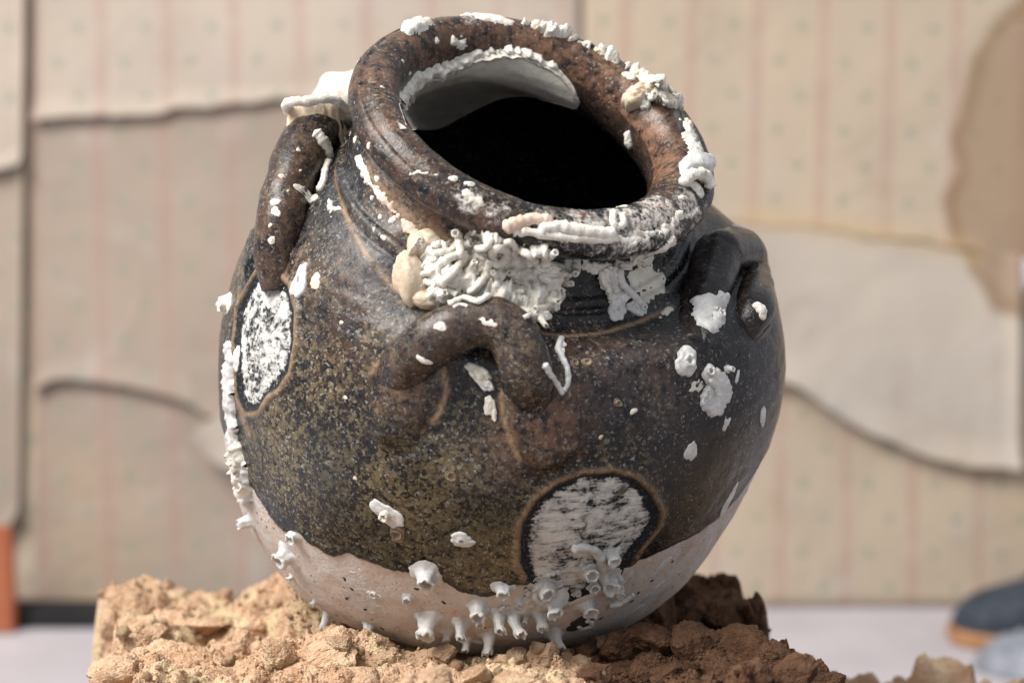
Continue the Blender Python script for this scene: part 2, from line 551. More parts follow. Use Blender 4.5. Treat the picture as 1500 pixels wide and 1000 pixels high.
def paper_sheet(name, top, bot, mat, rot, u0, curl=0.012, band=60, base=0.003, wav=0.002, seed=0, nu=90, nv=70, ou=0.0, sag=0.0, sidecurl=None, yellow=None, **props):
    """top / bot: lists of (u, v) along the upper and lower edges, left to right; edges get curl away from the wall."""
    top = np.asarray(top, float); bot = np.asarray(bot, float)
    s = np.linspace(0, 1, nu)
    tu = catmull(top, nu) if len(top) > 2 else top[0] + (top[1] - top[0]) * s[:, None]
    bu = catmull(bot, nu) if len(bot) > 2 else bot[0] + (bot[1] - bot[0]) * s[:, None]
    bu = bu.copy()
    bu[:, 1] += 9 * fbm(np.stack([bu[:, 0], 0 * bu[:, 0], 0 * bu[:, 0]], 1), 1 / 45.0, 5, seed, .65)
    t = (np.linspace(0, 1, nv) ** 0.8)[:, None, None]
    G = tu[None] * (1 - t) + bu[None] * t
    u, v = G[..., 0], G[..., 1]
    dist = np.linalg.norm(bu[None] - G, axis=-1)
    off = base + curl * np.clip(1 - dist / band, 0, 1) ** 2
    off = off + wav * (1 + fbm(np.stack([u, v, 0 * u], -1), 1 / 160.0, 3, seed + 5))
    if sidecurl:
        su, amt, bw = sidecurl
        off = off + amt * np.clip(1 - np.abs(u - su) / bw, 0, 1) ** 2
    pts = np.array([W(a, b, c) for a, b, c in zip(u.ravel(), v.ravel(), off.ravel())])
    uvs = np.array([wall_uv(a, b, rot, u0, 500, ou) for a, b in zip(u.ravel(), v.ravel())])
    n = len(pts)
    back = pts + FW * 0.0009
    Fq = grid_faces(nv, nu, False)
    loop = list(range(nu)) + [r * nu + nu - 1 for r in range(1, nv)] + [(nv - 1) * nu + c for c in range(nu - 2, -1, -1)] + [r * nu for r in range(nv - 2, 0, -1)]
    side = np.array([(a, b, b + n, a + n) for a, b in zip(loop, loop[1:] + loop[:1])])
    Fc = np.vstack([Fq[:, ::-1], Fq + n, side])
    st = stain_val(u, v)
    ye = np.zeros(n)
    if yellow:
        yp = np.array(yellow, float)
        d = -np.abs(poly_sdf(np.stack([u.ravel(), v.ravel()], 1), np.vstack([yp, yp[::-1] + [0, .5]])))
        ye = np.exp(-(d / 16.0) ** 2)
    org = pts.mean(0)
    me = mesh_from(name, np.vstack([pts, back]) - org, Fc, mat, True, {'stain': np.r_[st, st], 'yellow': np.r_[ye, ye]}, np.vstack([uvs, uvs]))
    return put(name, me, None, org, **props)


# wall: a thick panel, papered; its lower edge stands on the floor
def wall():
    us = np.linspace(-500, 2000, 160)
    vs = np.linspace(-900, 889, 90)
    uu, vv = np.meshgrid(us, vs)
    ofs = 0.0015 * fbm(np.stack([uu, vv, 0 * uu], -1), 1 / 220.0, 3, 3)
    pts = np.array([W(a, b, c) for a, b, c in zip(uu.ravel(), vv.ravel(), ofs.ravel())])
    # base verts go down to the floor exactly
    n = len(pts)
    uvs = np.array([wall_uv(a, b, math.radians(0.6), 750, 500, 0.03) for a, b in zip(uu.ravel(), vv.ravel())])
    back = pts + FW * 0.12
    Fq = grid_faces(90, 160, False)
    nu, nv = 160, 90
    loop = list(range(nu)) + [r * nu + nu - 1 for r in range(1, nv)] + [(nv - 1) * nu + c for c in range(nu - 2, -1, -1)] + [r * nu for r in range(nv - 2, 0, -1)]
    side = np.array([(a, b, b + n, a + n) for a, b in zip(loop, loop[1:] + loop[:1])])
    Fc = np.vstack([Fq[:, ::-1], Fq + n, side])
    z = np.zeros(2 * n) - 1
    me = mesh_from('wall', np.vstack([pts, back]), Fc, M_PAPER3, True, {'stain': z, 'yellow': z * 0}, np.vstack([uvs, uvs]))
    put('wall', me, kind='structure')


wall()
paper_sheet('wallpaper_sheet', [(52, -60), (470, -60), (848, -60)], [(50, 176), (180, 170), (330, 158), (470, 148), (848, 140)], M_PAPER, math.radians(-0.8), 52, .012, 40, .004, ou=.031, seed=11,
            label='striped wallpaper sheet whose torn lower edge casts a shadow beside the jar\'s upper handle', category='wallpaper')
paper_sheet('wallpaper_sheet', [(48, 120), (250, 120), (520, 120)], [(52, 575), (95, 557), (190, 564), (270, 586), (330, 618), (520, 700)], M_PAPER_SHADE, math.radians(-1.2), 52, .013, 36, .0015, ou=.035, seed=23,
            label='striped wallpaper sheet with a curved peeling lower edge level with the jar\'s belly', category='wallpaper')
paper_sheet('wallpaper_sheet', [(56, 480), (250, 480), (560, 480)], [(50, 903), (250, 900), (560, 896)], M_PAPER_SHADE, math.radians(-1.8), 52, .003, 30, .0005, wav=.001, ou=.035, seed=31,
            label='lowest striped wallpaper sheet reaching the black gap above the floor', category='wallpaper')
paper_sheet('wallpaper_sheet', [(-160, 235), (-60, 235), (40, 235)], [(-160, 840), (-60, 820), (0, 792), (32, 752)], M_PAPER_SHADE, math.radians(-1.5), 40, .012, 40, .006, ou=.02, seed=41, sidecurl=(36, .010, 18),
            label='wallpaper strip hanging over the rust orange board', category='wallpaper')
paper_sheet('wallpaper_sheet', [(-160, -60), (-60, -60), (44, -60)], [(-160, 262), (-60, 256), (38, 246)], M_PAPER, math.radians(-1.5), 40, .012, 30, .012, ou=.02, seed=43, sidecurl=(40, .010, 14),
            label='short wallpaper strip hanging above the strip over the orange board', category='wallpaper')
paper_sheet('wallpaper_sheet', [(856, -60), (1200, -60), (1620, -60)], [(856, 330), (1100, 330), (1250, 344), (1430, 372), (1470, 450), (1620, 470)], M_PAPER3, math.radians(1.6), 1290, .002, 40, .006, ou=.03675, seed=53, nu=180, nv=130,
            yellow=[(1100, 318), (1250, 338), (1430, 368)],
            label='wide striped wallpaper sheet with a brown water stain', category='wallpaper')
paper_sheet('paper_flap', [(1040, 316), (1250, 338), (1430, 366), (1489, 372)], [(1060, 540), (1150, 560), (1215, 600), (1300, 645), (1380, 675), (1489, 690)], M_PLAIN, 0, 1290, .015, 50, .0035, wav=.004, seed=61, sidecurl=(1489, .012, 25),
            yellow=[(1040, 318), (1250, 340), (1430, 370)],
            label='torn flap of plain greyish paper hanging below the stained striped sheet', category='paper')
paper_sheet('paper_flap', [(296, 622), (330, 606), (362, 600)], [(290, 640), (318, 668), (362, 690)], M_PLAIN, 0, 300, .02, 40, .016, wav=.001, nu=30, nv=24, seed=71,
            label='small pale paper flap curling out behind the jar\'s left side', category='paper')
# faint fleck at the right edge of the view, stuck to the wall


def blob_mesh(name, r, sc, seed, mat, sub=4, amp=.18, fs=2.0):
    bm = bmesh.new()
    bmesh.ops.create_icosphere(bm, subdivisions=sub, radius=1.0)
    V = np.array([v.co[:] for v in bm.verts])
    Fc = np.array([[v.index for v in f.verts] for f in bm.faces])
    bm.free()
    V = V * (1 + amp * fbm(V, fs, 4, seed))[:, None]
    return mesh_from(name, V * r * np.asarray(sc), Fc, mat, True)


put('plaster_chip', blob_mesh('plaster_chip', .014, (.8, .35, 1.5), 5, M_LIGHT), None, W(1499, 405, .006), label='small white plaster chip stuck beside the brown water stain', category='plaster')
# added black strip standing in for the shadow gap at the wall's left foot
def box_mesh(name, x0, x1, y0, y1, z0, z1, mat, bev=.002):
    bm = bmesh.new()
    bmesh.ops.create_cube(bm, size=1)
    bmesh.ops.scale(bm, vec=(x1 - x0, y1 - y0, z1 - z0), verts=bm.verts)
    bmesh.ops.translate(bm, vec=((x0 + x1) / 2, (y0 + y1) / 2, (z0 + z1) / 2), verts=bm.verts)
    bmesh.ops.bevel(bm, geom=bm.edges[:], offset=bev, segments=2, affect='EDGES')
    me = bpy.data.meshes.new(name)
    bm.to_mesh(me); bm.free()
    me.materials.append(mat)
    return me


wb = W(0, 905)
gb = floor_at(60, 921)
put('gap_shadow_strip', box_mesh('gap_shadow_strip', -.62, .42, 0, .05, 0, .020, M_GAP_SHADE, .004), None, (-.32, gb[1], 0), kind='structure')
ob = box_mesh('rust_board', -.10, .026, -.008, .008, 0, .115, M_ORANGE, .003)
put('rust_board', ob, None, (floor_at(6, 905)[0], gb[1] - .012, .0), label='rust orange board standing upright against the foot of the wall', category='board')


# ------------------------------------------------------------------ shoe
def shoe():
    toe = floor_at(1394, 938)
    root = empty('shoe', toe, 'dark navy shoe with tan sole standing on the floor by the wall', 'shoe')
    L = .27
    xs = np.array([0, .006, .02, .045, .08, .11, .15, .2, .25, L])
    hw = np.array([.008, .024, .036, .043, .045, .042, .036, .033, .031, .014])
    ht = np.array([.022, .035, .048, .056, .066, .082, .10, .10, .098, .075])
    xs2 = np.linspace(0, L, 60)
    hw2 = np.interp(xs2, xs, hw); ht2 = np.interp(xs2, xs, ht)
    k = np.ones(5) / 5
    hw2[2:-2] = np.convolve(hw2, k, 'valid'); ht2[2:-2] = np.convolve(ht2, k, 'valid')
    ph = np.linspace(0, math.pi, 28)
    V = []
    for x, a, h in zip(xs2, hw2, ht2):
        for p in ph:
            c, s = math.cos(p), math.sin(p)
            V.append((x, a * math.copysign(abs(c) ** .7, c), .014 + (h - .014) * s ** .75))
    Fc = grid_faces(60, 28, False)
    put('upper', mesh_from('upper', V, Fc, M_NAVY), root)
    V = []
    n = 60
    lev = [(0, .94), (.003, 1.0), (.013, 1.03), (.017, .98)]
    ring = [(x, a) for x, a in zip(xs2, hw2)] + [(x, -a) for x, a in zip(xs2[::-1], hw2[::-1])]
    for z, s in lev:
        for x, a in ring:
            V.append((-.003 + (x - L / 2) * (1 + (s - 1) * .3) + L / 2, a * s + math.copysign(.002, a), z))
    m = len(ring)
    Fl = [tuple(f) for f in grid_faces(4, m, True)] + [tuple(range(m))[::-1], tuple(range(3 * m, 4 * m))]
    put('sole', mesh_from('sole', V, Fl, M_SOLE, False), root)
    # toe cap seam and laces
    for x in (.085, .1, .115):
        pts = []
        h = np.interp(x, xs2, ht2); a = np.interp(x, xs2, hw2)
        for p in np.linspace(.9, math.pi - .9, 12):
            pts.append((x, a * math.cos(p), .016 + (h - .012) * math.sin(p) ** .75))
        put('lace', tube_mesh('lace', np.array(pts), np.full(12, .0022), M_NAVY, 6), root)


def frames(path):
    T = np.gradient(path, axis=0)
    T /= np.linalg.norm(T, axis=1)[:, None] + 1e-12
    N = np.zeros_like(T)
    a = np.cross(T[0], [0, 0, 1.0])
    if np.linalg.norm(a) < .1: a = np.cross(T[0], [1.0, 0, 0])
    N[0] = a / np.linalg.norm(a)
    for i in range(1, len(T)):
        v = N[i - 1] - T[i] * (N[i - 1] @ T[i])
        N[i] = v / np.linalg.norm(v)
    return T, N, np.cross(T, N)


def tube_mesh(name, path, rad, mat, seg=12, amp=0.0, seed=0, hollow=False, nsc=300.0, cap=True):
    T, N, B = frames(path)
    th = np.linspace(0, 2 * math.pi, seg, endpoint=False)
    n = len(path)
    D = np.cos(th)[None, :, None] * N[:, None] + np.sin(th)[None, :, None] * B[:, None]
    V = path[:, None] + D * rad[:, None, None]
    if amp:
        V = V + D * (amp * fbm(V, nsc, 3, seed))[..., None]
    V = V.reshape(-1, 3)
    Fc = [tuple(f) for f in grid_faces(n, seg, True)]
    if hollow:                   # open mouth: an inner wall going back in
        r1 = path[-1] + D[-1] * rad[-1] * .62 + T[-1] * rad[-1] * .10
        k = min(n - 1, 4)
        r2 = path[-1 - k] + D[-1 - k] * rad[-1 - k] * .5
        b = len(V)
        V = np.vstack([V, r1, r2])
        o = (n - 1) * seg
        for i in range(seg):
            j = (i + 1) % seg
            Fc.append((o + i, o + j, b + j, b + i))
            Fc.append((b + i, b + j, b + seg + j, b + seg + i))
        Fc.append(tuple(range(b + seg, b + 2 * seg)))
    elif cap:
        V = np.vstack([V, path[-1] + T[-1] * rad[-1] * .5])
        o = (n - 1) * seg
        for i in range(seg):
            Fc.append((o + i, o + (i + 1) % seg, len(V) - 1))
    if cap:
        V = np.vstack([V, path[0] - T[0] * rad[0] * .5])
        for i in range(seg):
            Fc.append(((i + 1) % seg, i, len(V) - 1))
    return mesh_from(name, V, Fc, mat, True)


shoe()


def cloth():
    g = floor_at(1478, 978)
    n = 70
    xs = np.linspace(-.04, .16, n); ys = np.linspace(-.05, .06, n)
    X, Y = np.meshgrid(xs, ys)
    p = np.stack([X, Y, 0 * X], -1)
    e = np.clip(1 - ((X - .05) / .085) ** 2 - ((Y - 0.0) / .055) ** 2, 0, 1)
    H = .052 * e ** .6 * (.55 + .6 * np.abs(fbm(p, 22, 4, 9)) + .25 * fbm(p, 60, 3, 4)) + .002
    V = np.stack([X, Y, H], -1).reshape(-1, 3)
    ok = (e > 0).reshape(-1)
    Fc = grid_faces(n, n, False)
    Fc = Fc[ok[Fc].any(1)]
    me = mesh_from('crumpled_cloth', V, Fc, M_GREYCL)
    put('crumpled_cloth', me, None, g, label='crumpled blue grey cloth lying on the floor in front of the shoe', category='cloth')


cloth()

# ================================================================== THE JAR
def frame_cam(a, ro):
    a, ro = math.radians(a), math.radians(ro)
    n = np.array([math.sin(ro) * math.cos(a), -math.sin(a), math.cos(ro) * math.cos(a)])
    e1 = np.array([1.0, 0, 0]) - n[0] * n
    e1 /= np.linalg.norm(e1)
    return e1, np.cross(n, e1), n


def camc(u, v, d):
    return np.array([(u - 750) / F * d, d, (500 - v) / F * d])


ZR = .134
B1, B2, BN = frame_cam(24, 3.0)
T1, T2, TN = frame_cam(39.2, 23.5)
CB = camc(736, 532, 1.0)
CT = camc(775.6, 190.7, .93) - ZR * TN

prof = [(0.0, -.0985), (.04, -.0990), (.083, -.1000), (.0935, -.0985), (.0995, -.0930), (.1090, -.0800), (.1172, -.0615), (.1240, -.038), (.1286, -.0135), (.1296, .008),
        (.1268, .030), (.1185, .055), (.1070, .0755), (.0940, .0925), (.0862, .1018), (.0838, .1048), (.0805, .1062), (.0755, .1110), (.0702, .1180),
        (.0675, .1225), (.0690, .1258), (.0745, .1275), (.0778, .1315), (.0780, .1360), (.0758, .1392), (.0745, .1394), (.0732, .1410), (.0700, .1430), (.0660, .1432), (.0620, .1415),
        (.0588, .1375), (.0570, .1320), (.0565, .1260), (.0580, .1190), (.0660, .1090), (.080, .1010), (.096, .086), (.112, .060), (.120, .020), (.116, -.02), (.10, -.06), (.07, -.088), (.03, -.090), (0.0, -.090)]
prof = np.array(prof)
NT_ = 600
pd = catmull(prof, 4000)
arc = np.r_[0, np.cumsum(np.linalg.norm(np.diff(pd, axis=0), axis=1))]
# denser around the outside, coarser inside
i_lip = np.argmin(np.abs(pd[:, 0] - .0565) + np.abs(pd[:, 1] - .126))
sA = np.linspace(0, arc[i_lip], 470)
sB = np.linspace(arc[i_lip], arc[-1], 70)[1:]
sv = np.r_[sA, sB]
PR = np.stack([np.interp(sv, arc, pd[:, 0]), np.interp(sv, arc, pd[:, 1])], 1)
NS = len(PR)
inside_row = np.arange(NS) >= 470
TH = np.linspace(0, 2 * math.pi, NT_, endpoint=False)


def place(r, z, th):
    """canonical (radius, height, angle) -> world"""
    wr = sstep(.085, .125, z)                     # rim is not truly round
    c, s = np.cos(th), np.sin(th)
    rr = r * (1 + wr * (.030 * np.cos(2 * th) + .011 * np.sin(2 * th)))
    # thicker lip on one side
    lip = np.exp(-((z - .136) / .009) ** 2) * np.clip((r - .055) / .02, 0, 1)
    rr = rr + lip * (.0014 + .0028 * (.9 * c - .4 * s))
    lean_ = (-.0065 * sstep(.01, -.085, z))[..., None] * B1
    b = CB + lean_ + rr[..., None] * (c[..., None] * B1 + s[..., None] * B2) + z[..., None] * BN
    t = CT + rr[..., None] * (c[..., None] * T1 + s[..., None] * T2) + z[..., None] * TN
    k = sstep(.045, .115, z)[..., None]
    p = b * (1 - k) + t * k
    # the shoulder never swells past the round belly
    d = np.linalg.norm(p - CB, axis=-1)
    Rs = .1296
    g = sstep(.104, .119, z) + sstep(.03, .0, z)
    d2 = np.where(d > Rs, Rs + (d - Rs) * np.clip(g, 0, 1), d)
    p = CB + (p - CB) * (d2 / np.maximum(d, 1e-6))[..., None]
    return cam2world(p)


RR, THH = np.meshgrid(PR[:, 0], TH, indexing='ij')
ZZ, _ = np.meshgrid(PR[:, 1], TH, indexing='ij')
V0 = place(RR, ZZ, THH)                            # NS x NT x 3


def grid_normals(V):
    dth = np.roll(V, -1, 1) - np.roll(V, 1, 1)
    ds = np.gradient(V, axis=0)
    n = np.cross(dth, ds)
    return n / (np.linalg.norm(n, axis=-1, keepdims=True) + 1e-12)


N0 = grid_normals(V0)
# coarse BVH of the undecorated jar to look up pixels
cs = V0[::3, ::3]
bv0 = BVHTree.FromPolygons([tuple(p) for p in cs.reshape(-1, 3)], [tuple(f) for f in grid_faces(cs.shape[0], cs.shape[1], True)])


def hit0(u, v):
    r = bv0.ray_cast(Vector(CAM), Vector(raydir(u, v)))
    if r[0] is None:
        return None
    return np.array(r[0]), np.array(r[1])


FLAT = V0.reshape(-1, 3)
outer = np.repeat(~inside_row, NT_)


def near_poly(pxpoly, reach=.02, squash=1.0):
    """signed distance (m, >0 inside) of every jar vertex to an outline marked on the jar"""
    h = [hit0(u, v) for u, v in pxpoly]
    h = [x for x in h if x is not None]
    pts = np.array([x[0] for x in h])
    nn = np.mean([x[1] for x in h], axis=0)
    nn /= np.linalg.norm(nn)
    if nn @ FW > 0: nn = -nn
    c = pts.mean(0)
    a = np.cross(nn, UP); a /= np.linalg.norm(a)
    b = np.cross(nn, a)
    p2 = np.stack([(pts - c) @ a, (pts - c) @ b], 1)
    R = np.linalg.norm(pts - c, axis=1).max() + reach
    sel = (np.linalg.norm(FLAT - c, axis=1) < R) & outer & ((N0.reshape(-1, 3) @ nn) > .15)
    out = np.full(len(FLAT), -1.0)
    q = np.stack([(FLAT[sel] - c) @ a, (FLAT[sel] - c) @ b], 1)
    out[sel] = poly_sdf(q, p2)
    return out


def near_line(pxline, width):
    pts = [hit0(u, v) for u, v in pxline]
    pts = np.array([x[0] for x in pts if x is not None])
    d = np.full(len(FLAT), 1.0)
    sel = (np.linalg.norm(FLAT - pts.mean(0), axis=1) < .2) & outer
    f = FLAT[sel]
    dd = np.full(len(f), 1.0)
    for a, b in zip(pts[:-1], pts[1:]):
        e = b - a
        t = np.clip(((f - a) @ e) / (e @ e), 0, 1)
        dd = np.minimum(dd, np.linalg.norm(f - a - t[:, None] * e, axis=1))
    d[sel] = dd
    return np.exp(-(d / width) ** 2)


def blobs(lst):
    """soft patches: (u, v, radius_px, weight)"""
    o = np.zeros(len(FLAT))
    for u, v, r, wgt in lst:
        h = hit0(u, v)
        if h is None: continue
        d2 = ((FLAT - h[0]) ** 2).sum(1)
        o = np.maximum(o, wgt * np.exp(-d2 / (r / F) ** 2))
    return o


# --- glaze edge: height of the glaze line as a function of the angle, read off the photograph
gl_px = [(352, 668), (362, 700), (385, 735), (402, 760), (418, 780), (440, 780), (462, 800), (490, 812), (510, 808), (545, 822), (580, 836), (620, 842), (655, 855), (690, 868), (722, 872), (752, 858), (790, 848),
         (840, 842), (900, 836), (940, 818), (985, 800), (1030, 775), (1066, 742), (1095, 705), (1108, 684)]
gth, gz = [], []
for u, v in gl_px:
    h = hit0(u, v)
    if h is None: continue
    k = np.argmin(((FLAT - h[0]) ** 2).sum(1) + (~outer) * 9)
    gth.append(TH[k % NT_]); gz.append(PR[k // NT_, 1])
gth = np.unwrap(np.array(gth)); gz = np.array(gz)
o_ = np.argsort(gth); gth, gz = gth[o_], gz[o_]
gth_e = np.r_[gth, gth[0] + 2 * math.pi]
gz_e = np.r_[gz, gz[0]]
tt = (TH - gth[0]) % (2 * math.pi)
glz = np.interp(tt, gth_e - gth[0], gz_e)
glz = glz + .0030 * fbm(np.stack([np.cos(TH) * 14, np.sin(TH) * 14, 0 * TH], 1), 1.0, 5, 5, .6)
bare = (glz[None] - ZZ)                            # m, >0 below the glaze
bare[470:] = -1
bare = bare.reshape(-1)

scar_front = [(762, 790), (765, 765), (785, 732), (815, 708), (850, 694), (895, 690), (930, 700), (952, 722), (965, 750), (960, 770), (935, 800), (915, 830), (905, 850), (880, 862), (835, 880), (805, 868), (775, 850), (762, 820)]
scar_left = [(392, 372), (402, 398), (424, 420), (433, 455), (432, 500), (424, 545), (408, 568), (392, 578), (380, 600), (362, 602), (352, 580), (350, 545), (346, 500), (350, 455), (364, 425), (380, 400)]
s1 = near_poly(scar_front)
s2 = near_poly(scar_left)
scar = np.maximum(s1, s2)
pad_r = near_poly([(742, 560), (770, 555), (810, 540), (840, 565), (855, 610), (850, 655), (820, 685), (785, 690), (762, 670), (742, 625), (732, 580)])
pad_l = near_poly([(555, 560), (600, 510), (648, 520), (656, 570), (634, 620), (600, 655), (560, 660), (530, 620)])
pad_u = near_poly([(520, 590), (560, 530), (610, 480), (660, 462), (720, 470), (700, 500), (640, 520), (600, 560), (570, 620)])
pad_f = near_poly([(380, 330), (440, 330), (432, 375), (410, 400), (392, 372), (372, 400), (362, 420), (360, 380)])
pad_q = near_poly([(1005, 395), (1040, 350), (1075, 400), (1060, 480), (1030, 520), (1008, 480)])
pad_s = near_poly([(1085, 400), (1110, 380), (1122, 430), (1125, 490), (1105, 500)])

tan = np.zeros(len(FLAT))
tan = np.maximum(tan, np.exp(-((s1 + .0014) / .0011) ** 2) * .7)
tan = np.maximum(tan, np.exp(-((s2 + .0014) / .0012) ** 2) * .7)
for line, wd, k in (([(742, 562), (733, 580), (738, 615), (745, 640), (760, 672)], .0009, .8), ([(648, 530), (656, 570), (646, 600), (634, 618)], .0009, .9), ([(545, 545), (570, 520), (600, 497), (640, 470)], .0012, .7),
                    ([(760, 482), (785, 520), (795, 545)], .001, .5), ([(1008, 400), (1004, 440), (1008, 480)], .0008, .5),
                    ([(492, 250), (505, 310), (535, 370), (575, 420), (625, 455), (650, 466)], .0011, .8), ([(780, 488), (830, 494), (880, 489), (930, 474), (985, 450)], .0011, .7), ([(1010, 430), (1003, 470)], .0008, .4),
                    ([(540, 245), (580, 300), (640, 345), (700, 370)], .0022, .7), ([(352, 430), (345, 500), (348, 580), (365, 630)], .003, .55)):
    tan = np.maximum(tan, near_line(line, wd) * k)

ochre = blobs([(480, 700, 110, .65), (620, 740, 140, .95), (700, 800, 120, 1.15), (560, 790, 100, .9), (450, 560, 110, .4), (400, 640, 90, .75), (730, 690, 90, .5), (360, 380, 70, .5), (470, 440, 60, .25), (940, 640, 90, .35), (1010, 730, 70, .3)])
ochre = ochre * .85 - blobs([(1060, 640, 130, .5), (1100, 500, 120, .6), (880, 560, 80, .2)])
redd = blobs([(700, 330, 40, .6), (640, 320, 60, .9), (580, 270, 40, .6), (590, 560, 40, .6), (610, 520, 40, .7), (800, 600, 60, .7), (760, 640, 50, .6), (560, 110, 60, .7), (620, 60, 70, .8), (700, 40, 70, .85), (560, 190, 50, .7), (600, 240, 40, .55),
              (800, 60, 80, .9), (860, 110, 60, 1.0), (900, 130, 60, 1.0), (930, 180, 50, 1.0), (960, 230, 50, 1.0), (985, 200, 60, .8), (980, 290, 40, .7), (930, 160, 60, 1.0), (955, 205, 45, 1.3), (900, 150, 45, 1.3), (970, 250, 40, 1.3), (440, 400, 60, .35), (500, 420, 90, .3), (530, 500, 80, .25),
              (880, 520, 60, .3), (960, 560, 60, .3), (590, 300, 35, .9), (660, 340, 30, .8)])
dust = blobs([(510, 270, 50, .9), (540, 330, 60, .9), (480, 330, 60, .6), (560, 390, 60, .8), (610, 450, 60, .8), (600, 480, 60, .6), (450, 480, 60, .2), (660, 480, 40, .6), (700, 690, 60, .35), (920, 560, 60, .6), (980, 590, 50, .6), (470, 690, 60, .3)])  # shoulder and lug spots paint the bluish sheen
crus = blobs([(690, 292, 34, .55), (730, 310, 34, .45), (790, 322, 40, .5), (860, 335, 50, .62), (920, 335, 55, .72), (970, 320, 50, .72), (1010, 300, 40, .7), (1020, 250, 40, .6), (1020, 200, 34, .5), (1000, 160, 40, .5), (940, 100, 30, .45), (690, 28, 30, .5), (730, 24, 24, .5)])
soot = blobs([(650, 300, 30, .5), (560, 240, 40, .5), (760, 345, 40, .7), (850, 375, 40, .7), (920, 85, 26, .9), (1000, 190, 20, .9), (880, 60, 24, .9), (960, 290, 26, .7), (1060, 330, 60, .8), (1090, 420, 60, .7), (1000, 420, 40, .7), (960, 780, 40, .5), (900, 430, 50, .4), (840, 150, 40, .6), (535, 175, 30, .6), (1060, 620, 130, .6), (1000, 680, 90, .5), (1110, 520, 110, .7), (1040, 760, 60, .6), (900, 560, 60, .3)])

# --- relief
nn_ = N0.reshape(-1, 3)
disp = np.zeros(len(FLAT))
zf, rf = ZZ.reshape(-1), RR.reshape(-1)
disp += .0011 * fbm(FLAT, 22, 3, 2) + .00028 * fbm(FLAT, 130, 3, 8)
disp += .00006 * np.sin(zf * 700 + 3 * fbm(FLAT, 12, 2, 4)) * sstep(-.1, 0, zf) * (1 - sstep(.10, .12, zf))
g = np.clip(-bare, 0, .01)
disp += np.where(bare < 0, .0006 * sstep(0, .0012, -bare) + .0004 * np.exp(-((-bare - .002) / .002) ** 2), 0)
disp += .0015 * np.exp(-((zf - .1056) / .0012) ** 2) * (rf > .08)        # shoulder ridge
disp -= .0009 * np.exp(-((zf - .1020) / .0016) ** 2) * (rf > .08)
disp += np.where(scar > -.006, .0011 * np.exp(-((scar + .0016) / .0016) ** 2) - .0016 * sstep(0, .0022, scar) + .0005 * sstep(0, .003, scar) * fbm(FLAT, 500, 3, 6), 0)
disp += .0042 * sstep(-.0006, .0035, pad_r) + .0042 * sstep(-.003, .009, pad_l) + .0012 * sstep(-.006, .010, pad_u) + .003 * sstep(-.001, .006, pad_f) + .003 * sstep(-.001, .005, pad_q) + .003 * sstep(-.001, .005, pad_s)
disp += .0004 * sstep(.3, .7, crus) * fbm(FLAT, 420, 4, 12)
disp = np.where(outer, disp, 0)
soot = np.where(outer & ~((rf < .060) & (zf < .131) & (zf > .09)), soot, .85)  # inside of the jar and neck set nearly black
V1 = FLAT + nn_ * disp[:, None]

JO = place(np.array([0.0]), np.array([-.0990]), np.array([0.0]))[0]     # base centre
jar = empty('storage_jar', JO, 'dark brown glazed stoneware jar with barnacles sitting on crumbly clay', 'jar')
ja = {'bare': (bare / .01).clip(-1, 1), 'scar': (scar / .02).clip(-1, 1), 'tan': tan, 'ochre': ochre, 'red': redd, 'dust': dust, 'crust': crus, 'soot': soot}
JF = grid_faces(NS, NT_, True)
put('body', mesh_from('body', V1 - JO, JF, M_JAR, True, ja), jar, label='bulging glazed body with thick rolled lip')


# --- lug handles
def lug(pts, rad, seed, label, ochre_=.2, red_=.5, dust_sheen_=.2, flat=.85, black_shade_=0.0):
    """pts: world points; rad: radii"""
    n = 90
    path = catmull(np.array(pts), n)
    r = catmull(np.array(rad, float)[:, None], n)[:, 0]
    T, N, B = frames(path)
    seg = 56
    th = np.linspace(0, 2 * math.pi, seg, endpoint=False)
    D = np.cos(th)[None, :, None] * N[:, None] + np.sin(th)[None, :, None] * B[:, None]
    V = path[:, None] + D * r[:, None, None]
    V = V + D * (.0016 * fbm(V, 45, 3, seed) + .0004 * fbm(V, 200, 3, seed + 3))[..., None]
    V = V.reshape(-1, 3)
    k = len(V)
    Fc = grid_faces(n, seg, True)
    V = np.vstack([V, path[0:1], path[-1:]])
    caps = [(i, (i + 1) % seg, k, k) for i in range(seg)]
    Fl = [tuple(f) for f in Fc] + [((i + 1) % seg, i, k) for i in range(seg)] + [((n - 1) * seg + i, (n - 1) * seg + (i + 1) % seg, k + 1) for i in range(seg)]
    o = np.ones(len(V))
    nz = .5 + .5 * fbm(V, 60, 3, seed + 9)
    at = {'bare': -o, 'scar': -o, 'tan': o * 0, 'ochre': o * ochre_ * nz * 1.6, 'red': red_ * nz * 1.7, 'dust': o * dust_sheen_ * nz, 'crust': o * 0, 'soot': o * black_shade_}
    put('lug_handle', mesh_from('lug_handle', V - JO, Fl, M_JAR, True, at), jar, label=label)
    return V, Fl


def on0(u, v, off):
    h = hit0(u, v)
    if h is None:                # just outside the outline: nearest surface point
        p = P(u, v, .99)
        q = bv0.find_nearest(Vector(p))
        n = p - np.array(q[0])
        return np.array(q[0]) + n / np.linalg.norm(n) * off
    n = h[1] if h[1] @ FW < 0 else -h[1]
    return h[0] + n * off


px = 1 / F
hm = []
# front lug
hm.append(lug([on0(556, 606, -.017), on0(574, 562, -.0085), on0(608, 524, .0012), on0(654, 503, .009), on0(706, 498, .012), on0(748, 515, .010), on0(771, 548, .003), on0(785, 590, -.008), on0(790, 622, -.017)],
              [.011, .0116, .0110, .0103, .0102, .0104, .0110, .0116, .011], 3, 'front lug arched over a small hollow', .2, .3, .45, black_shade_=.3))
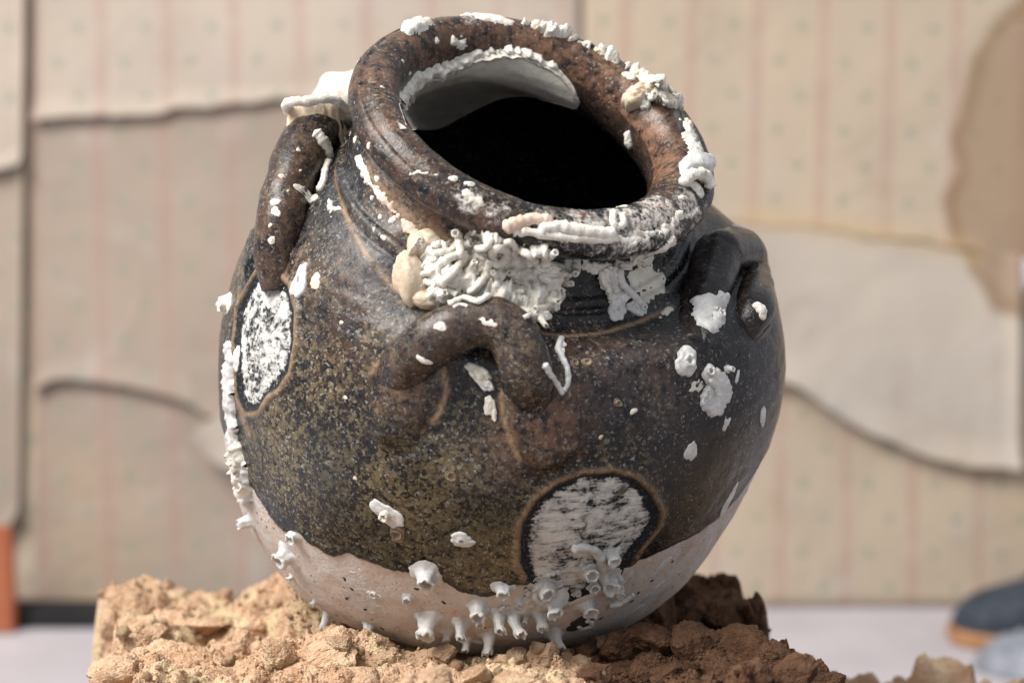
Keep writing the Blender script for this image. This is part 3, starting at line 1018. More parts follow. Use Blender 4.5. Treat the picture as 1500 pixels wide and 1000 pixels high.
# left lug, seen end on
hl0 = on0(398, 420, -.004)
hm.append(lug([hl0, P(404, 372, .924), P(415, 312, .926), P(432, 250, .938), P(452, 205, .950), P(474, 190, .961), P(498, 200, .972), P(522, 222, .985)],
              [.008, .0098, .0105, .0110, .0112, .0108, .0105, .010], 13, 'lug standing out from the shoulder beside the cream shell', .1, .5, .1, black_shade_=.3))
# right lug, its shade painted on as blackening
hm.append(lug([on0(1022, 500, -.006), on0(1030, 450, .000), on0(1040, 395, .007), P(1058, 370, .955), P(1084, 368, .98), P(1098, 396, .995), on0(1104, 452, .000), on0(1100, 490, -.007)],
              [.007, .0098, .0112, .0108, .0102, .0095, .0085, .007], 23, 'lug in shade under the lip', .1, .25, .0, black_shade_=.8))

# final look-up tree: jar + lugs
allV = [V1.reshape(NS, NT_, 3)[::2, ::2].reshape(-1, 3)]
g2 = grid_faces(len(range(0, NS, 2)), len(range(0, NT_, 2)), True)
allF = [tuple(f) for f in g2]
base = len(allV[0])
for hv, hf in hm:
    allV.append(hv)
    allF += [tuple(int(i) + base for i in f) for f in hf]
    base += len(hv)
bv = BVHTree.FromPolygons([tuple(p) for p in np.vstack(allV)], allF)


EXTRA = []
bvb = BVHTree.FromPolygons([tuple(p) for p in allV[0]], [tuple(f) for f in g2])


def cast(o, d, mx=9.0):
    best = (None, None, None, None)
    for b in [bv] + EXTRA:
        r = b.ray_cast(Vector(o), Vector(d), mx)
        if r[0] is not None and (best[0] is None or r[3] < best[3]):
            best = r
    return best


def hit(u, v, body=False):
    if body:
        q = bvb.ray_cast(Vector(CAM), Vector(raydir(u, v)))
        n = np.array(q[1])
        return np.array(q[0]), (n if n @ raydir(u, v) < 0 else -n)
    r = cast(CAM, raydir(u, v))
    if r[0] is None:
        # just outside the outline: nearest surface point
        p = P(u, v, .97)
        q = bv.find_nearest(Vector(p))
        n = np.array(q[1])
        return np.array(q[0]), n if n @ (p - np.array(q[0])) > 0 else -n
    n = np.array(r[1])
    return np.array(r[0]), (n if n @ raydir(u, v) < 0 else -n)


def smooth_normal(u, v, e=6):
    ns = [hit(u + a, v + b)[1] for a, b in ((0, 0), (e, 0), (-e, 0), (0, e), (0, -e))]
    n = np.mean(ns, axis=0)
    return n / np.linalg.norm(n)


# --- growth builders (all parts of the jar)
def crust(name, poly, h, mat, seed=0, res=.0008, edge=.0012, ragged=.0016, lump=.35, fscale=160, worm=0.0, tilt=None, base=0.0, body=False):
    tree = bvb if body else bv
    H = [hit(u, v, body) for u, v in poly]
    pts = np.array([x[0] for x in H])
    c = pts.mean(0)
    n = np.mean([x[1] for x in H], axis=0)
    n /= np.linalg.norm(n)
    if tilt is not None:
        n = n + np.array(tilt); n /= np.linalg.norm(n)
    a = np.cross(n, UP); a /= np.linalg.norm(a)
    b = np.cross(n, a)
    p2 = np.stack([(pts - c) @ a, (pts - c) @ b], 1)
    lo, hi = p2.min(0) - .003, p2.max(0) + .003
    xs = np.arange(lo[0], hi[0], res); ys = np.arange(lo[1], hi[1], res)
    X, Y = np.meshgrid(xs, ys)
    q = np.stack([X.ravel(), Y.ravel()], 1)
    q3 = np.stack([q[:, 0], q[:, 1], np.full(len(q), seed * 1.7)], 1)
    sd = poly_sdf(q, p2) + ragged * (1.3 * fbm(q3, 170, 3, seed + 1) + .9 * fbm(q3, 600, 3, seed))
    L = np.zeros((len(q), 3)); N = np.zeros((len(q), 3)); ok = sd > -.0012
    for i in np.nonzero(ok)[0]:
        o = c + a * q[i, 0] + b * q[i, 1] + n * .03
        r = tree.ray_cast(Vector(o), Vector(-n), .09)
        if r[0] is None:
            ok[i] = False
            continue
        L[i] = r[0]
        m = np.array(r[1]); m = m if m @ n > 0 else -m
        m = m + n * .8
        N[i] = m / np.linalg.norm(m)
    f = 1 + lump * 1.4 * fbm(q3, fscale, 4, seed + 3)
    wd, _ = worley(q3 * [1, 1, 0], fscale * 2.2, seed)
    f = f + lump * (.6 - wd) * .8
    if worm:
        rd = 1 - np.abs(fbm(q3, fscale * 1.6, 2, seed + 11)) * 3.2
        f = f + worm * np.clip(rd, 0, 1)
    f = f + .5 * lump * fbm(q3, 700, 3, seed + 5)
    hh = h * sstep(0, edge, sd) * np.clip(f, .12, 3) - .0004 + base * sstep(-.001, .0005, sd)
    Vv = L + N * hh[:, None]
    Fc = grid_faces(len(ys), len(xs), False)
    Fc = Fc[ok[Fc].all(1)]
    if not len(Fc): return None
    used = np.unique(Fc)
    mp = np.full(len(q), -1); mp[used] = np.arange(len(used))
    if True:
        me = mesh_from(name, Vv[used] - JO, mp[Fc], mat, True)
        EXTRA.append(BVHTree.FromPolygons([tuple(x) for x in Vv[used]], [tuple(int(k) for k in f) for f in mp[Fc]]))
    return put(name, me, jar)


def worm(pts, r, mat=None, seed=0, hollow=True, off=.6, taper=1.0):
    """pts: (u, v[, extra offset]) laid along the jar surface"""
    W3 = []
    for p in pts:
        h = hit(p[0], p[1])
        n = smooth_normal(p[0], p[1])
        W3.append(h[0] + n * (r * off + (p[2] if len(p) > 2 else 0)))
    m = max(14, 7 * len(pts))
    path = catmull(np.array(W3), m)
    rad = r * (1 + .12 * np.sin(np.linspace(0, 40, m)) * .4) * np.linspace(1, taper, m)
    return put('worm_tube', tube_mesh('worm_tube', path - JO, rad, mat or M_WHITE, 12, r * .38, seed, hollow, 800.0), jar)


def barnacle(u, v, r, h, lean=(0, 0, 0), top=.62, mat=None, seed=0, flare=1.5, hole=.55, name='barnacle', sink=.0006):
    p, _ = hit(u, v)
    n = smooth_normal(u, v)
    ax = n + lean[0] * RT + lean[1] * UP - (lean[2] if len(lean) > 2 else 0) * FW
    ax /= np.linalg.norm(ax)
    seg = 30
    th = np.linspace(0, 2 * math.pi, seg, endpoint=False)
    a = np.cross(ax, UP); a /= np.linalg.norm(a); b = np.cross(ax, a)
    # profile (radius factor, height factor)
    pr = [(flare * 1.22, -.05), (flare * 1.0, .06), (flare * .82, .16), (1.0, .30), (.88, .48), (.80, .66), (top * 1.15, .86), (top * 1.08, .97), (top, 1.0), (top * .78, .99), (top * hole, .88), (top * hole * .8, .55), (.01, .5)]
    rows = []
    ph = seed * 1.3
    for k, (f, z) in enumerate(pr):
        wob = 1 + (.12 if k < 3 else .06) * np.sin(2 * th + ph) + (.09 if k < 3 else .04) * np.sin(3 * th + 2 * ph) + .035 * np.sin(7 * th + ph * 3)
        zz = z + (.05 * np.sin(4 * th + ph) + .04 * np.sin(7 * th + ph) if 6 < k < 10 else 0)
        rad = r * f * wob
        axk = ax * (h * np.ones(seg) * zz)[:, None]
        bend = .22 * h * z * z * (math.cos(ph) * a + math.sin(ph) * b)
        ring = p - n * sink + axk + rad[:, None] * (np.cos(th)[:, None] * a + np.sin(th)[:, None] * b) + bend
        if k < 3:                 # keep the foot on the surface
            pl = ((ring - p) @ n)
            ring = ring - np.outer(pl - (z * h * .6 if k else -.0006), n)
        rows.append(ring)
    V = np.array(rows)
    V = V + (r * .17) * np.stack([fbm(V, 420, 3, seed), fbm(V, 420, 3, seed + 40), fbm(V, 420, 3, seed + 80)], -1)
    me = mesh_from(name, V.reshape(-1, 3) - JO, grid_faces(len(pr), seg, True), mat or M_BARN, True)
    return put(name, me, jar)


def flake(u, v, rx, ry, ang, th_, mat=None, seed=0, slot=True, name='shell_flake', cup=.0):
    """flat disc-like shell scale lying on the surface; slot = little mouth in the middle"""
    p, _ = hit(u, v)
    n = smooth_normal(u, v, 10)
    a = RT - n * (RT @ n); a /= np.linalg.norm(a)
    b = np.cross(n, a)
    if b @ UP < 0: b = -b
    ca, sa = math.cos(ang), math.sin(ang)
    a, b = a * ca + b * sa, -a * sa + b * ca
    seg = 40
    t = np.linspace(0, 2 * math.pi, seg, endpoint=False)
    wob = 1 + .16 * np.sin(2 * t + seed) + .10 * np.sin(3 * t + seed * 2.1) + .05 * np.sin(7 * t + seed)
    if not slot and cup == 0: th_ = th_ * .55
    wob = wob + .035 * np.sin(9 * t + seed * 3.3) + .02 * np.sin(14 * t + seed)
    prof_ = [(1.03, -.5), (1.0, .35), (.93, .75), (.75, .8 + cup), (.5, .9), (.36, 1.25), (.26, 1.3), (.17, .9 if slot else 1.3), (.12, .2 if slot else 1.3), (.01, .15 if slot else 1.35)]
    rows = []
    for f, z in prof_:
        X = rx * f * wob * np.cos(t); Y = ry * f * wob * np.sin(t)
        ring = []
        for x, y in zip(X, Y):
            o = p + a * x + b * y + n * .02
            r = bv.ray_cast(Vector(o), Vector(-n), .05)
            q = np.array(r[0]) if r[0] is not None else p + a * x + b * y
            ring.append(q + n * th_ * z)
        rows.append(ring)
    V = np.array(rows)
    V = V + (th_ * .35 * fbm(V, 500, 3, seed))[..., None] * n
    return put(name, mesh_from(name, V.reshape(-1, 3) - JO, grid_faces(len(prof_), seg, True), mat or M_BARN, True), jar)


# ---- big white crust under the lip
crust('lime_crust', [(612, 362), (640, 352), (690, 352), (720, 352), (752, 362), (790, 372), (815, 382), (832, 400), (828, 425), (815, 448), (802, 468), (770, 474), (735, 462), (705, 458), (675, 452), (640, 455), (612, 445), (600, 415), (604, 385)], .0058, M_WHITE, 3, .0007, .0022, .0026, .36, 120, .45, body=True)
crust('cream_lump', [(600, 350), (622, 345), (640, 358), (632, 378), (612, 392), (614, 420), (628, 445), (618, 452), (600, 448), (584, 428), (584, 395)], .0125, M_CREAM, 8, .0007, .0065, .0005, .15, 90, body=True)
crust('cream_lump', [(602, 345), (622, 338), (645, 350), (650, 366), (625, 372), (604, 366)], .0075, M_CREAM, 9, .0007, .003, .001, .4, 200)
def lump(u, v, sc, out, mat, seed, rot=0.0, name='cream_lump'):
    p, n = hit(u, v, True)
    me = blob_mesh(name, 1.0, sc, seed, mat, 4, .22, 1.8)
    o = put(name, me, jar)
    o.location = Vector(p + n * out - JO)
    o.rotation_euler = (0, rot, 0)


lump(603, 412, (.0068, .0065, .0118), .004, M_CREAM, 3, -.25)
lump(612, 372, (.0060, .0060, .0070), .004, M_CREAM, 5, .3)
lump(628, 354, (.0062, .0050, .0045), .004, M_CREAM, 7, .2)
lump(622, 440, (.0062, .0050, .0040), .003, M_CREAM, 9, .5)
lump(770, 462, (.0100, .0050, .0035), .003, M_WHITE, 11, .1, 'lime_lump')
lump(712, 448, (.0120, .0045, .0030), .003, M_WHITE, 13, .1, 'lime_lump')
flake(772, 432, .0075, .0055, .6, .0042, M_CREAM, 4, False, 'shell_piece', .6)
flake(757, 430, .0055, .0035, -.4, .0055, M_WHITE, 5, False, 'shell_piece', .3)
crust('dark_hollow', [(778, 400), (795, 392), (815, 396), (820, 410), (808, 418), (785, 416)], .0068, M_GREYSH, 12, .0007, .001, .0005, .1, 100)
for k, (pts, r) in enumerate([
        ([(648, 415), (640, 402), (642, 390), (660, 380), (680, 372), (672, 392), (655, 408), (648, 416)], .0019), ([(668, 385, .004), (674, 368, .005), (674, 352, .007), (671, 340, .010)], .0017),
        ([(722, 372), (730, 362), (742, 368), (738, 382), (726, 384), (720, 372)], .0019), ([(752, 365), (764, 372), (774, 384), (778, 392)], .0017), ([(764, 362), (778, 374), (786, 384)], .0016),
        ([(690, 430), (706, 414), (712, 396), (718, 380)], .0017), ([(800, 385), (806, 372), (808, 362, .003)], .0015), ([(735, 360), (748, 352), (757, 360)], .0014), ([(625, 440), (636, 428), (650, 424), (668, 430)], .0013),
        ([(660, 446), (680, 440), (700, 444), (716, 436)], .0013), ([(782, 392), (790, 386), (806, 386), (822, 392)], .0016), ([(640, 372), (655, 366), (672, 362), (690, 356)], .0016), ([(632, 395), (640, 412), (634, 428)], .0016), ([(812, 430), (800, 446), (784, 452)], .0015), ([(618, 404), (630, 398), (640, 404), (634, 414), (622, 412)], .0014), ([(720, 352), (712, 362), (700, 366)], .0015)]):
    worm([(p[0], p[1], (p[2] if len(p) > 2 else 0) + .0004) for p in pts], r, M_WHITE, 20 + k)
for k, (u, v) in enumerate([(690, 395), (648, 432), (730, 405), (752, 400), (808, 440), (790, 462), (826, 412)]):
    barnacle(u, v, .0016, .0068, (0, 0, .2), .7, M_WHITE, 60 + k, 1.6)

def worm_mass(poly, n, r, seed, mat=None, lift=0.0):
    rg = random.Random(seed)
    pa = np.array(poly, float)
    lo, hi = pa.min(0), pa.max(0)
    made = 0
    for _ in range(n * 6):
        if made >= n: break
        p = np.array([rg.uniform(lo[0], hi[0]), rg.uniform(lo[1], hi[1])])
        if poly_sdf(p[None], pa)[0] < 2: continue
        a = rg.uniform(0, 6.28); da = rg.uniform(-.7, .7)
        pts = [tuple(p)]
        for _k in range(rg.randint(4, 9)):
            p = p + 5.5 * np.array([math.cos(a), math.sin(a)])
            a += da + rg.uniform(-.35, .35)
            if poly_sdf(p[None], pa)[0] < -3: break
            pts.append(tuple(p))
        if len(pts) < 4: continue
        rr = r * rg.uniform(.7, 1.2)
        worm([(q[0], q[1], lift) for q in pts], rr, mat or M_WHITE, rg.randint(0, 999), True, .15)
        made += 1


worm_mass([(640, 358), (720, 356), (790, 376), (822, 392), (820, 405), (780, 392), (720, 380), (660, 384), (640, 400), (650, 440), (635, 448), (615, 430), (625, 385)], 15, .00105, 3)
worm_mass([(655, 440), (720, 448), (790, 455), (800, 466), (735, 462), (660, 452)], 4, .0009, 4)
worm_mass([(612, 350), (640, 350), (660, 366), (640, 392), (618, 388)], 7, .0013, 5)
# ---- thinner crust to the right under the lip
crust('lime_crust', [(830, 378), (862, 382), (900, 384), (930, 378), (962, 362), (985, 345), (988, 356), (962, 376), (952, 390), (936, 392), (915, 398), (912, 420), (918, 440), (905, 452), (890, 445), (882, 420), (874, 402), (852, 400), (834, 402)], .0014, M_WHITE, 31, .0008, .001, .0022, .5, 200, .6)
crust('lime_crust', [(915, 398), (936, 388), (955, 386), (970, 400), (980, 425), (965, 436), (945, 445), (930, 430), (920, 415)], .0007, M_GREYSH, 33, .0008, .001, .0016, .5, 220, .3)
worm([(905, 394), (908, 412), (920, 428), (934, 442), (942, 452)], .0017, M_BARN, 35)
worm([(893, 396), (896, 415), (902, 430)], .0014, M_BARN, 36)
worm([(880, 396), (884, 412), (888, 420)], .0013, M_WHITE, 38)
worm_mass([(832, 382), (905, 386), (955, 372), (945, 388), (910, 396), (905, 440), (890, 436), (878, 402), (836, 398)], 14, .0011, 8)
flake(902, 452, .0052, .0042, .2, .0016, M_BARN, 37, True)
flake(930, 452, .0042, .0032, .2, .0014, M_BARN, 41, True)
barnacle(941, 451, .0016, .003, (0, -.3, .4), .8, M_BARN, 42, 1.5)
crust('lime_streak', [(962, 462), (972, 452), (988, 443), (990, 449), (976, 462), (968, 472)], .0012, M_WHITE, 43)
# smear running along below the lip on the left
crust('lime_streak', [(521, 232), (530, 228), (540, 250), (548, 268), (540, 272), (530, 258)], .0016, M_WHITE, 45)
crust('lime_streak', [(548, 272), (560, 285), (580, 305), (600, 325), (622, 342), (612, 350), (592, 335), (575, 318), (560, 300)], .0012, M_PINK, 46, ragged=.0022)
crust('lime_streak', [(540, 268), (556, 278), (575, 300), (570, 305), (552, 290)], .0014, M_WHITE, 47)
for u, v, s in ((545, 290, 4), (557, 318, 4), (562, 348, 5), (548, 336, 3), (575, 322, 6), (520, 205, 6), (540, 214, 5), (552, 262, 5), (640, 60, 5), (560, 128, 3), (590, 90, 3), (600, 108, 3)):
    flake(u, v, s * px, s * .7 * px, u * .1, .0009, M_WHITE, u, False)
crust('lime_streak', [(484, 285), (490, 300), (497, 306), (489, 310), (485, 322), (480, 306), (478, 292)], .0018, M_WHITE, 48)

# ---- lip: crusts, shells, tubes
crust('lime_crust', [(762, 28), (790, 16), (826, 12), (852, 22), (878, 40), (905, 62), (925, 80), (912, 88), (890, 76), (866, 62), (842, 50), (820, 56), (798, 52), (776, 42)], .0048, M_WHITE, 51, .0008, .0016, .002, .55, 150, .3, tilt=(0, -.3, .5))
crust('lime_crust', [(915, 84), (935, 92), (955, 104), (968, 118), (985, 135), (998, 158), (990, 166), (972, 152), (950, 138), (935, 118), (920, 102)], .0042, M_WHITE, 52, .0008, .0016, .002, .6, 170, .3, tilt=(.2, -.3, .4))
crust('burnt_flake', [(838, 44), (862, 48), (880, 60), (905, 74), (930, 96), (922, 102), (896, 84), (866, 66), (842, 56)], .0022, M_DARKBIT, 53, tilt=(0, -.3, .5))
crust('burnt_flake', [(985, 158), (996, 166), (1004, 185), (998, 192), (988, 176)], .0020, M_DARKBIT, 54)
crust('lime_crust', [(686, 20), (712, 16), (742, 18), (766, 26), (758, 36), (730, 36), (702, 32)], .0012, M_WHITE, 55, tilt=(0, -.3, .5))
crust('lime_crust', [(990, 168), (1004, 176), (1018, 196), (1030, 222), (1032, 244), (1014, 236), (1002, 212), (996, 190)], .0018, M_GREYSH, 56, ragged=.0025, lump=.6)
flake(938, 142, .0085, .0045, .35, .0055, M_CREAM, 57, False, 'shell_piece', .5)
flake(958, 128, .0055, .0045, .9, .0062, M_WHITE, 58, False, 'shell_piece', .6)
flake(975, 138, .0060, .0040, -.6, .0056, M_WHITE, 59, False, 'shell_piece', .5)
flake(922, 112, .0028, .0022, .3, .0026, M_WHITE, 60, False, 'shell_piece')
flake(922, 206, .0026, .0038, .3, .0035, M_WHITE, 61, False, 'shell_piece')
flake(945, 152, .0030, .0030, .3, .0046, M_WHITE, 62, False, 'shell_piece')
crust('smooth_shell', [(992, 238), (1005, 226), (1022, 224), (1038, 236), (1044, 256), (1036, 264), (1012, 258), (994, 258)], .0052, M_BARN, 63, .0007, .003, .0006, .15, 60)
worm([(1000, 272), (1006, 264, .001), (1018, 261, .002), (1030, 264, .001), (1036, 276)], .0026, M_WHITE, 64, False)
flake(1020, 276, .0045, .0032, -.2, .0022, M_GREYSH, 65, False, 'shell_piece')
flake(1026, 258, .0060, .0020, -.1, .0062, M_CREAM, 66, False, 'shell_piece')
worm([(740, 333), (760, 327), (785, 322), (806, 324)], .0030, M_PINK, 67, False, .5, .6)
worm([(790, 338), (815, 334), (840, 338), (870, 342), (896, 343)], .0028, M_WHITE, 68, True, .5)
worm([(764, 338), (800, 345), (840, 350), (880, 352), (900, 350)], .0018, M_WHITE, 69, False)
worm([(898, 312), (896, 325), (902, 334), (912, 328), (910, 316)], .0015, M_WHITE, 70)
crust('lime_crust', [(738, 330), (770, 330), (800, 340), (850, 345), (905, 340), (910, 352), (870, 358), (830, 356), (790, 350), (756, 342)], .0013, M_WHITE, 71, ragged=.002, lump=.5)
crust('lime_crust', [(904, 346), (935, 340), (960, 335), (985, 322), (1000, 312), (1004, 320), (985, 338), (955, 352), (920, 360)], .0011, M_WHITE, 73, ragged=.003, lump=.8, fscale=240)
crust('lime_crust', [(668, 283), (684, 276), (700, 284), (712, 296), (704, 304), (686, 298)], .0010, M_GREYSH, 74, ragged=.0022, lump=.7)
crust('lime_streak', [(596, 252), (615, 250), (640, 254), (644, 258), (616, 255), (598, 260)], .0008, M_WHITE, 75)
crust('lime_crust', [(588, 44), (605, 34), (624, 32), (634, 38), (618, 46), (598, 52)], .0030, M_WHITE, 76, tilt=(-.2, -.3, .5))
flake(685, 18, .0028, .0016, 0, .0018, M_WHITE, 77, False)
crust('lime_streak', [(662, 56), (684, 54), (690, 62), (676, 74), (664, 66)], .0016, M_WHITE, 78, ragged=.002)
for u, v in ((912, 303), (688, 270), (664, 262), (1000, 290)):
    flake(u, v, .0022, .0012, .3, .0016, M_WHITE, u, False)


for k, (u, v, sz) in enumerate(((772, 28, 5), (792, 26, 7), (812, 20, 8), (835, 24, 8), (850, 34, 7), (868, 46, 8), (886, 60, 7), (905, 72, 7), (922, 88, 6), (938, 98, 6), (955, 110, 8), (968, 124, 7), (984, 142, 8), (996, 160, 6), (1008, 182, 6), (1018, 204, 6), (830, 46, 6), (808, 44, 6), (790, 40, 5), (976, 152, 5), (1030, 230, 5))):
    flake(u, v, sz * px * random.uniform(.8, 1.3), sz * px * random.uniform(.5, .8), random.uniform(-1, 1), random.uniform(.0016, .0030), (M_WHITE, M_WHITE, M_CREAM, M_BARN)[k % 4], 600 + k, False, 'shell_piece', random.uniform(.05, .3))


# ---- shell lining stuck inside the neck at the back left
def lining():
    top_px = [(584, 152), (594, 132), (612, 116), (640, 104), (668, 92), (700, 80), (735, 73), (765, 74), (790, 86), (812, 98), (836, 120), (850, 150)]
    bot_px = [(597, 190), (640, 188), (672, 172), (705, 155), (735, 143), (770, 140), (800, 146), (825, 152), (846, 160)]
    n, m = 110, 46
    tp = catmull(np.array(top_px, float), n); bp = catmull(np.array(bot_px, float), n)
    V = []
    for j in range(m):
        t = j / (m - 1)
        for i in range(n):
            u, v = tp[i] * (1 - t) + bp[i] * t
            h = hit(u, v)
            q, nr = h
            V.append(q)
    V = np.array(V).reshape(m, n, 3)
    for _ in range(6):           # even the look-up out into one shell sheet
        V[1:-1, 1:-1] = .25 * (V[:-2, 1:-1] + V[2:, 1:-1] + V[1:-1, :-2] + V[1:-1, 2:])
    c = place(np.array([0.0]), np.array([.128]), np.array([0.0]))[0]
    inn = c - V
    inn /= np.linalg.norm(inn, axis=-1, keepdims=True)
    tt_ = np.linspace(0, 1, m)[:, None]
    lumps = .0016 * fbm(V, 40, 3, 2)
    off = .0030 + lumps + .0022 * np.exp(-(tt_ / .06) ** 2) * (.6 + fbm(V, 260, 4, 3))
    edge_i = np.minimum(np.linspace(0, 1, n), 1 - np.linspace(0, 1, n))[None] / .03
    off = off * np.clip(edge_i, 0.1, 1)
    V = V + inn * off[..., None]
    V = V.reshape(-1, 3)
    back = V - inn.reshape(-1, 3) * .0045
    k = len(V)
    Fq = grid_faces(m, n, False)
    loop = list(range(n)) + [r * n + n - 1 for r in range(1, m)] + [(m - 1) * n + q for q in range(n - 2, -1, -1)] + [r * n for r in range(m - 2, 0, -1)]
    side = np.array([(a, b, b + k, a + k) for a, b in zip(loop, loop[1:] + loop[:1])])
    put('shell_lining', mesh_from('shell_lining', np.vstack([V, back]) - JO, np.vstack([Fq, Fq[:, ::-1] + k, side]), M_GREYSH, True), jar, label='smooth grey shell lining the inside of the neck')
    crust('shell_edge', [(582, 156), (590, 134), (604, 112), (606, 102), (620, 104), (640, 96), (668, 86), (700, 74), (735, 68), (766, 70), (792, 80), (815, 92), (834, 112), (826, 116), (806, 102), (785, 90), (760, 80), (735, 79), (700, 87), (668, 99), (640, 112), (614, 124), (600, 140), (590, 160)], .0034, M_WHITE, 82, .0007, .0012, .0016, .6, 240, .2)


lining()

# ---- left lug growth
crust('cream_shell', [(415, 178), (418, 162), (432, 152), (455, 148), (480, 150), (500, 156), (512, 168), (506, 184), (490, 176), (470, 168), (448, 170), (430, 176), (420, 186)], .0050, M_CREAM, 85, .0008, .002, .001, .35, 110, tilt=(-.1, -.2, .9))
worm([(420, 176, .003), (428, 160, .004), (450, 152, .004), (478, 153, .004), (504, 164, .003)], .0022, M_WHITE, 86, False)


def back_shell():                # bright oyster valve standing on the shoulder behind the lip
    V = []
    n, m = 40, 22
    c = P(520, 150, 1.045)
    for j in range(m):
        t = j / (m - 1)
        for i in range(n):
            a = math.radians(-20 + 215 * i / (n - 1))
            rr = .0215 * t * (1 + .10 * math.sin(3 * a + .5) + .05 * math.sin(9 * a))
            q = c + RT * (rr * math.cos(a) * 1.0) + UP * (rr * math.sin(a) * .82) + FW * (.010 * t * t - .004 * math.cos(a))
            V.append(q)
    V = np.array(V)
    V = V - FW * (.0015 * fbm(V, 160, 3, 7))[:, None]
    k = len(V)
    Fq = grid_faces(m, n, False)
    loop = list(range(n)) + [r * n + n - 1 for r in range(1, m)] + [(m - 1) * n + q for q in range(n - 2, -1, -1)] + [r * n for r in range(m - 2, 0, -1)]
    side = np.array([(a, b, b + k, a + k) for a, b in zip(loop, loop[1:] + loop[:1])])
    back = V + FW * .0035
    put('oyster_shell', mesh_from('oyster_shell', np.vstack([V, back]) - JO, np.vstack([Fq[:, ::-1], Fq + k, side]), M_WHITE), jar, label='bright white oyster valve behind the lip')


back_shell()
worm([(462, 196), (470, 206), (478, 220), (482, 232)], .0026, M_WHITE, 88, False, .4, .6)
flake(492, 204, .0034, .0026, .4, .0026, M_WHITE, 89, False)
worm([(482, 238), (478, 252), (476, 266), (470, 280)], .0016, M_WHITE, 90, False)
flake(403, 296, .0022, .0018, .4, .0012, M_WHITE, 91, False)
flake(404, 310, .0020, .0022, .4, .0012, M_WHITE, 92, False)
flake(398, 352, .0020, .0014, .6, .0011, M_WHITE, 93, False)
flake(458, 292, .0036, .0022, -.5, .0016, M_WHITE, 94, False)
for u, v, s in ((437, 220, 3), (412, 258, 4), (396, 330, 3), (422, 280, 2), (440, 250, 2)):
    flake(u, v, s * px, s * px, u, .0008, M_CREAM, u, False)

# ---- around the front lug
worm([(822, 496), (818, 510), (824, 524), (831, 540), (832, 558), (826, 572)], .0016, M_BARN, 95, False, .0, .7)
worm([(797, 534), (806, 548), (816, 562), (824, 577)], .0015, M_BARN, 96, False, .0, .7)
crust('lime_streak', [(812, 498), (828, 494), (830, 504), (824, 518), (814, 516)], .0012, M_WHITE, 97)
flake(702, 548, .0068, .0030, -.55, .0022, M_WHITE, 98, False, 'shell_piece', .4)
flake(712, 562, .0042, .0022, -.8, .0020, M_BARN, 99, False, 'shell_piece', .4)
flake(717, 594, .0026, .0036, .2, .0014, M_WHITE, 100, False)
flake(724, 606, .0010, .0034, .1, .0012, M_WHITE, 101, False)
flake(621, 528, .0032, .0013, -.5, .0014, M_WHITE, 102, False)
crust('lime_streak', [(700, 465), (722, 464), (740, 476), (728, 484), (708, 478)], .0006, M_WHITE, 103, ragged=.003)
flake(645, 478, .0026, .0018, .2, .0006, M_WHITE, 104, False)

# ---- barnacle plates on the shaded right side
crust('barnacle_plate', [(1014, 440), (1030, 430), (1045, 430), (1054, 424), (1068, 428), (1064, 448), (1062, 468), (1050, 490), (1038, 488), (1022, 476), (1014, 462)], .0016, M_BARN, 110, .0006, .0012, .0012, .25, 160)
barnacle(1054, 464, .0024, .0042, (0, 0, .2), .75, M_BARN, 111, 1.4)
barnacle(1048, 452, .0012, .0032, (0, 0, .2), .7, M_BARN, 112, 1.4)
flake(1005, 530, .0056, .0058, .3, .0022, M_BARN, 113, True)
barnacle(1005, 529, .0030, .0038, (0, 0, .3), .8, M_BARN, 114, 1.5)
crust('barnacle_plate', [(1034, 542), (1050, 534), (1062, 545), (1072, 565), (1068, 590), (1056, 608), (1042, 614), (1030, 600), (1026, 580), (1034, 562)], .0016, M_BARN, 115, .0006, .0012, .0014, .35, 180, .3)
barnacle(1040, 545, .0022, .0040, (0, 0, .2), .75, M_BARN, 116, 1.4)
barnacle(1066, 540, .0016, .0036, (.2, .2, .1), .75, M_BARN, 117, 1.3)
worm([(1040, 556), (1046, 566), (1050, 576)], .0015, M_BARN, 118)
flake(1040, 586, .0040, .0044, .1, .0030, M_BARN, 119, False)
crust('lime_streak', [(1064, 610), (1072, 610), (1068, 622), (1060, 634), (1056, 628)], .0010, M_BARN, 120)
flake(1012, 661, .0030, .0046, -.5, .0014, M_BARN, 121, False)
flake(1117, 610, .0024, .0052, -.1, .0014, M_BARN, 122, False)
flake(1115, 454, .0028, .0038, .3, .0020, M_WHITE, 123, False)
flake(1080, 552, .0012, .0026, -.4, .0008, M_BARN, 124, False)
flake(1066, 735, .0030, .0085, -.55, .0009, M_BARN, 125, False)
flake(1082, 296, .0026, .0020, .4, .0018, M_WHITE, 126, False)
flake(928, 602, .0016, .0012, .4, .0008, M_WHITE, 127, False)
crust('lime_streak', [(1010, 560), (1022, 555), (1030, 568), (1024, 578), (1012, 570)], .0005, M_GREYSH, 128, ragged=.003)
# ---- left side
flake(440, 412, .0046, .0066, -.35, .0014, M_BARN, 130, True)
flake(462, 412, .0030, .0032, .2, .0008, M_CREAM, 131, False)
barnacle(334, 444, .0044, .0050, (-.5, 0, .3), .7, M_WHITE, 132, 1.3)
crust('lime_crust', [(334, 500), (341, 498), (344, 540), (345, 590), (350, 640), (362, 690), (372, 730), (368, 742), (354, 726), (344, 690), (336, 640), (333, 580), (331, 540)], .0022, M_BARN, 133, .0008, .001, .0022, .6, 200, .2)
crust('lime_crust', [(340, 640), (352, 650), (358, 690), (366, 722), (356, 728), (346, 700), (340, 670)], .0045, M_WHITE, 134, .0008, .0016, .002, .6, 200, .2)
barnacle(355, 714, .0026, .0040, (-.4, 0, .4), .75, M_WHITE, 135, 1.5)
barnacle(368, 762, .0032, .0068, (-.9, .1, .2), .72, M_BARN, 136, 1.3)
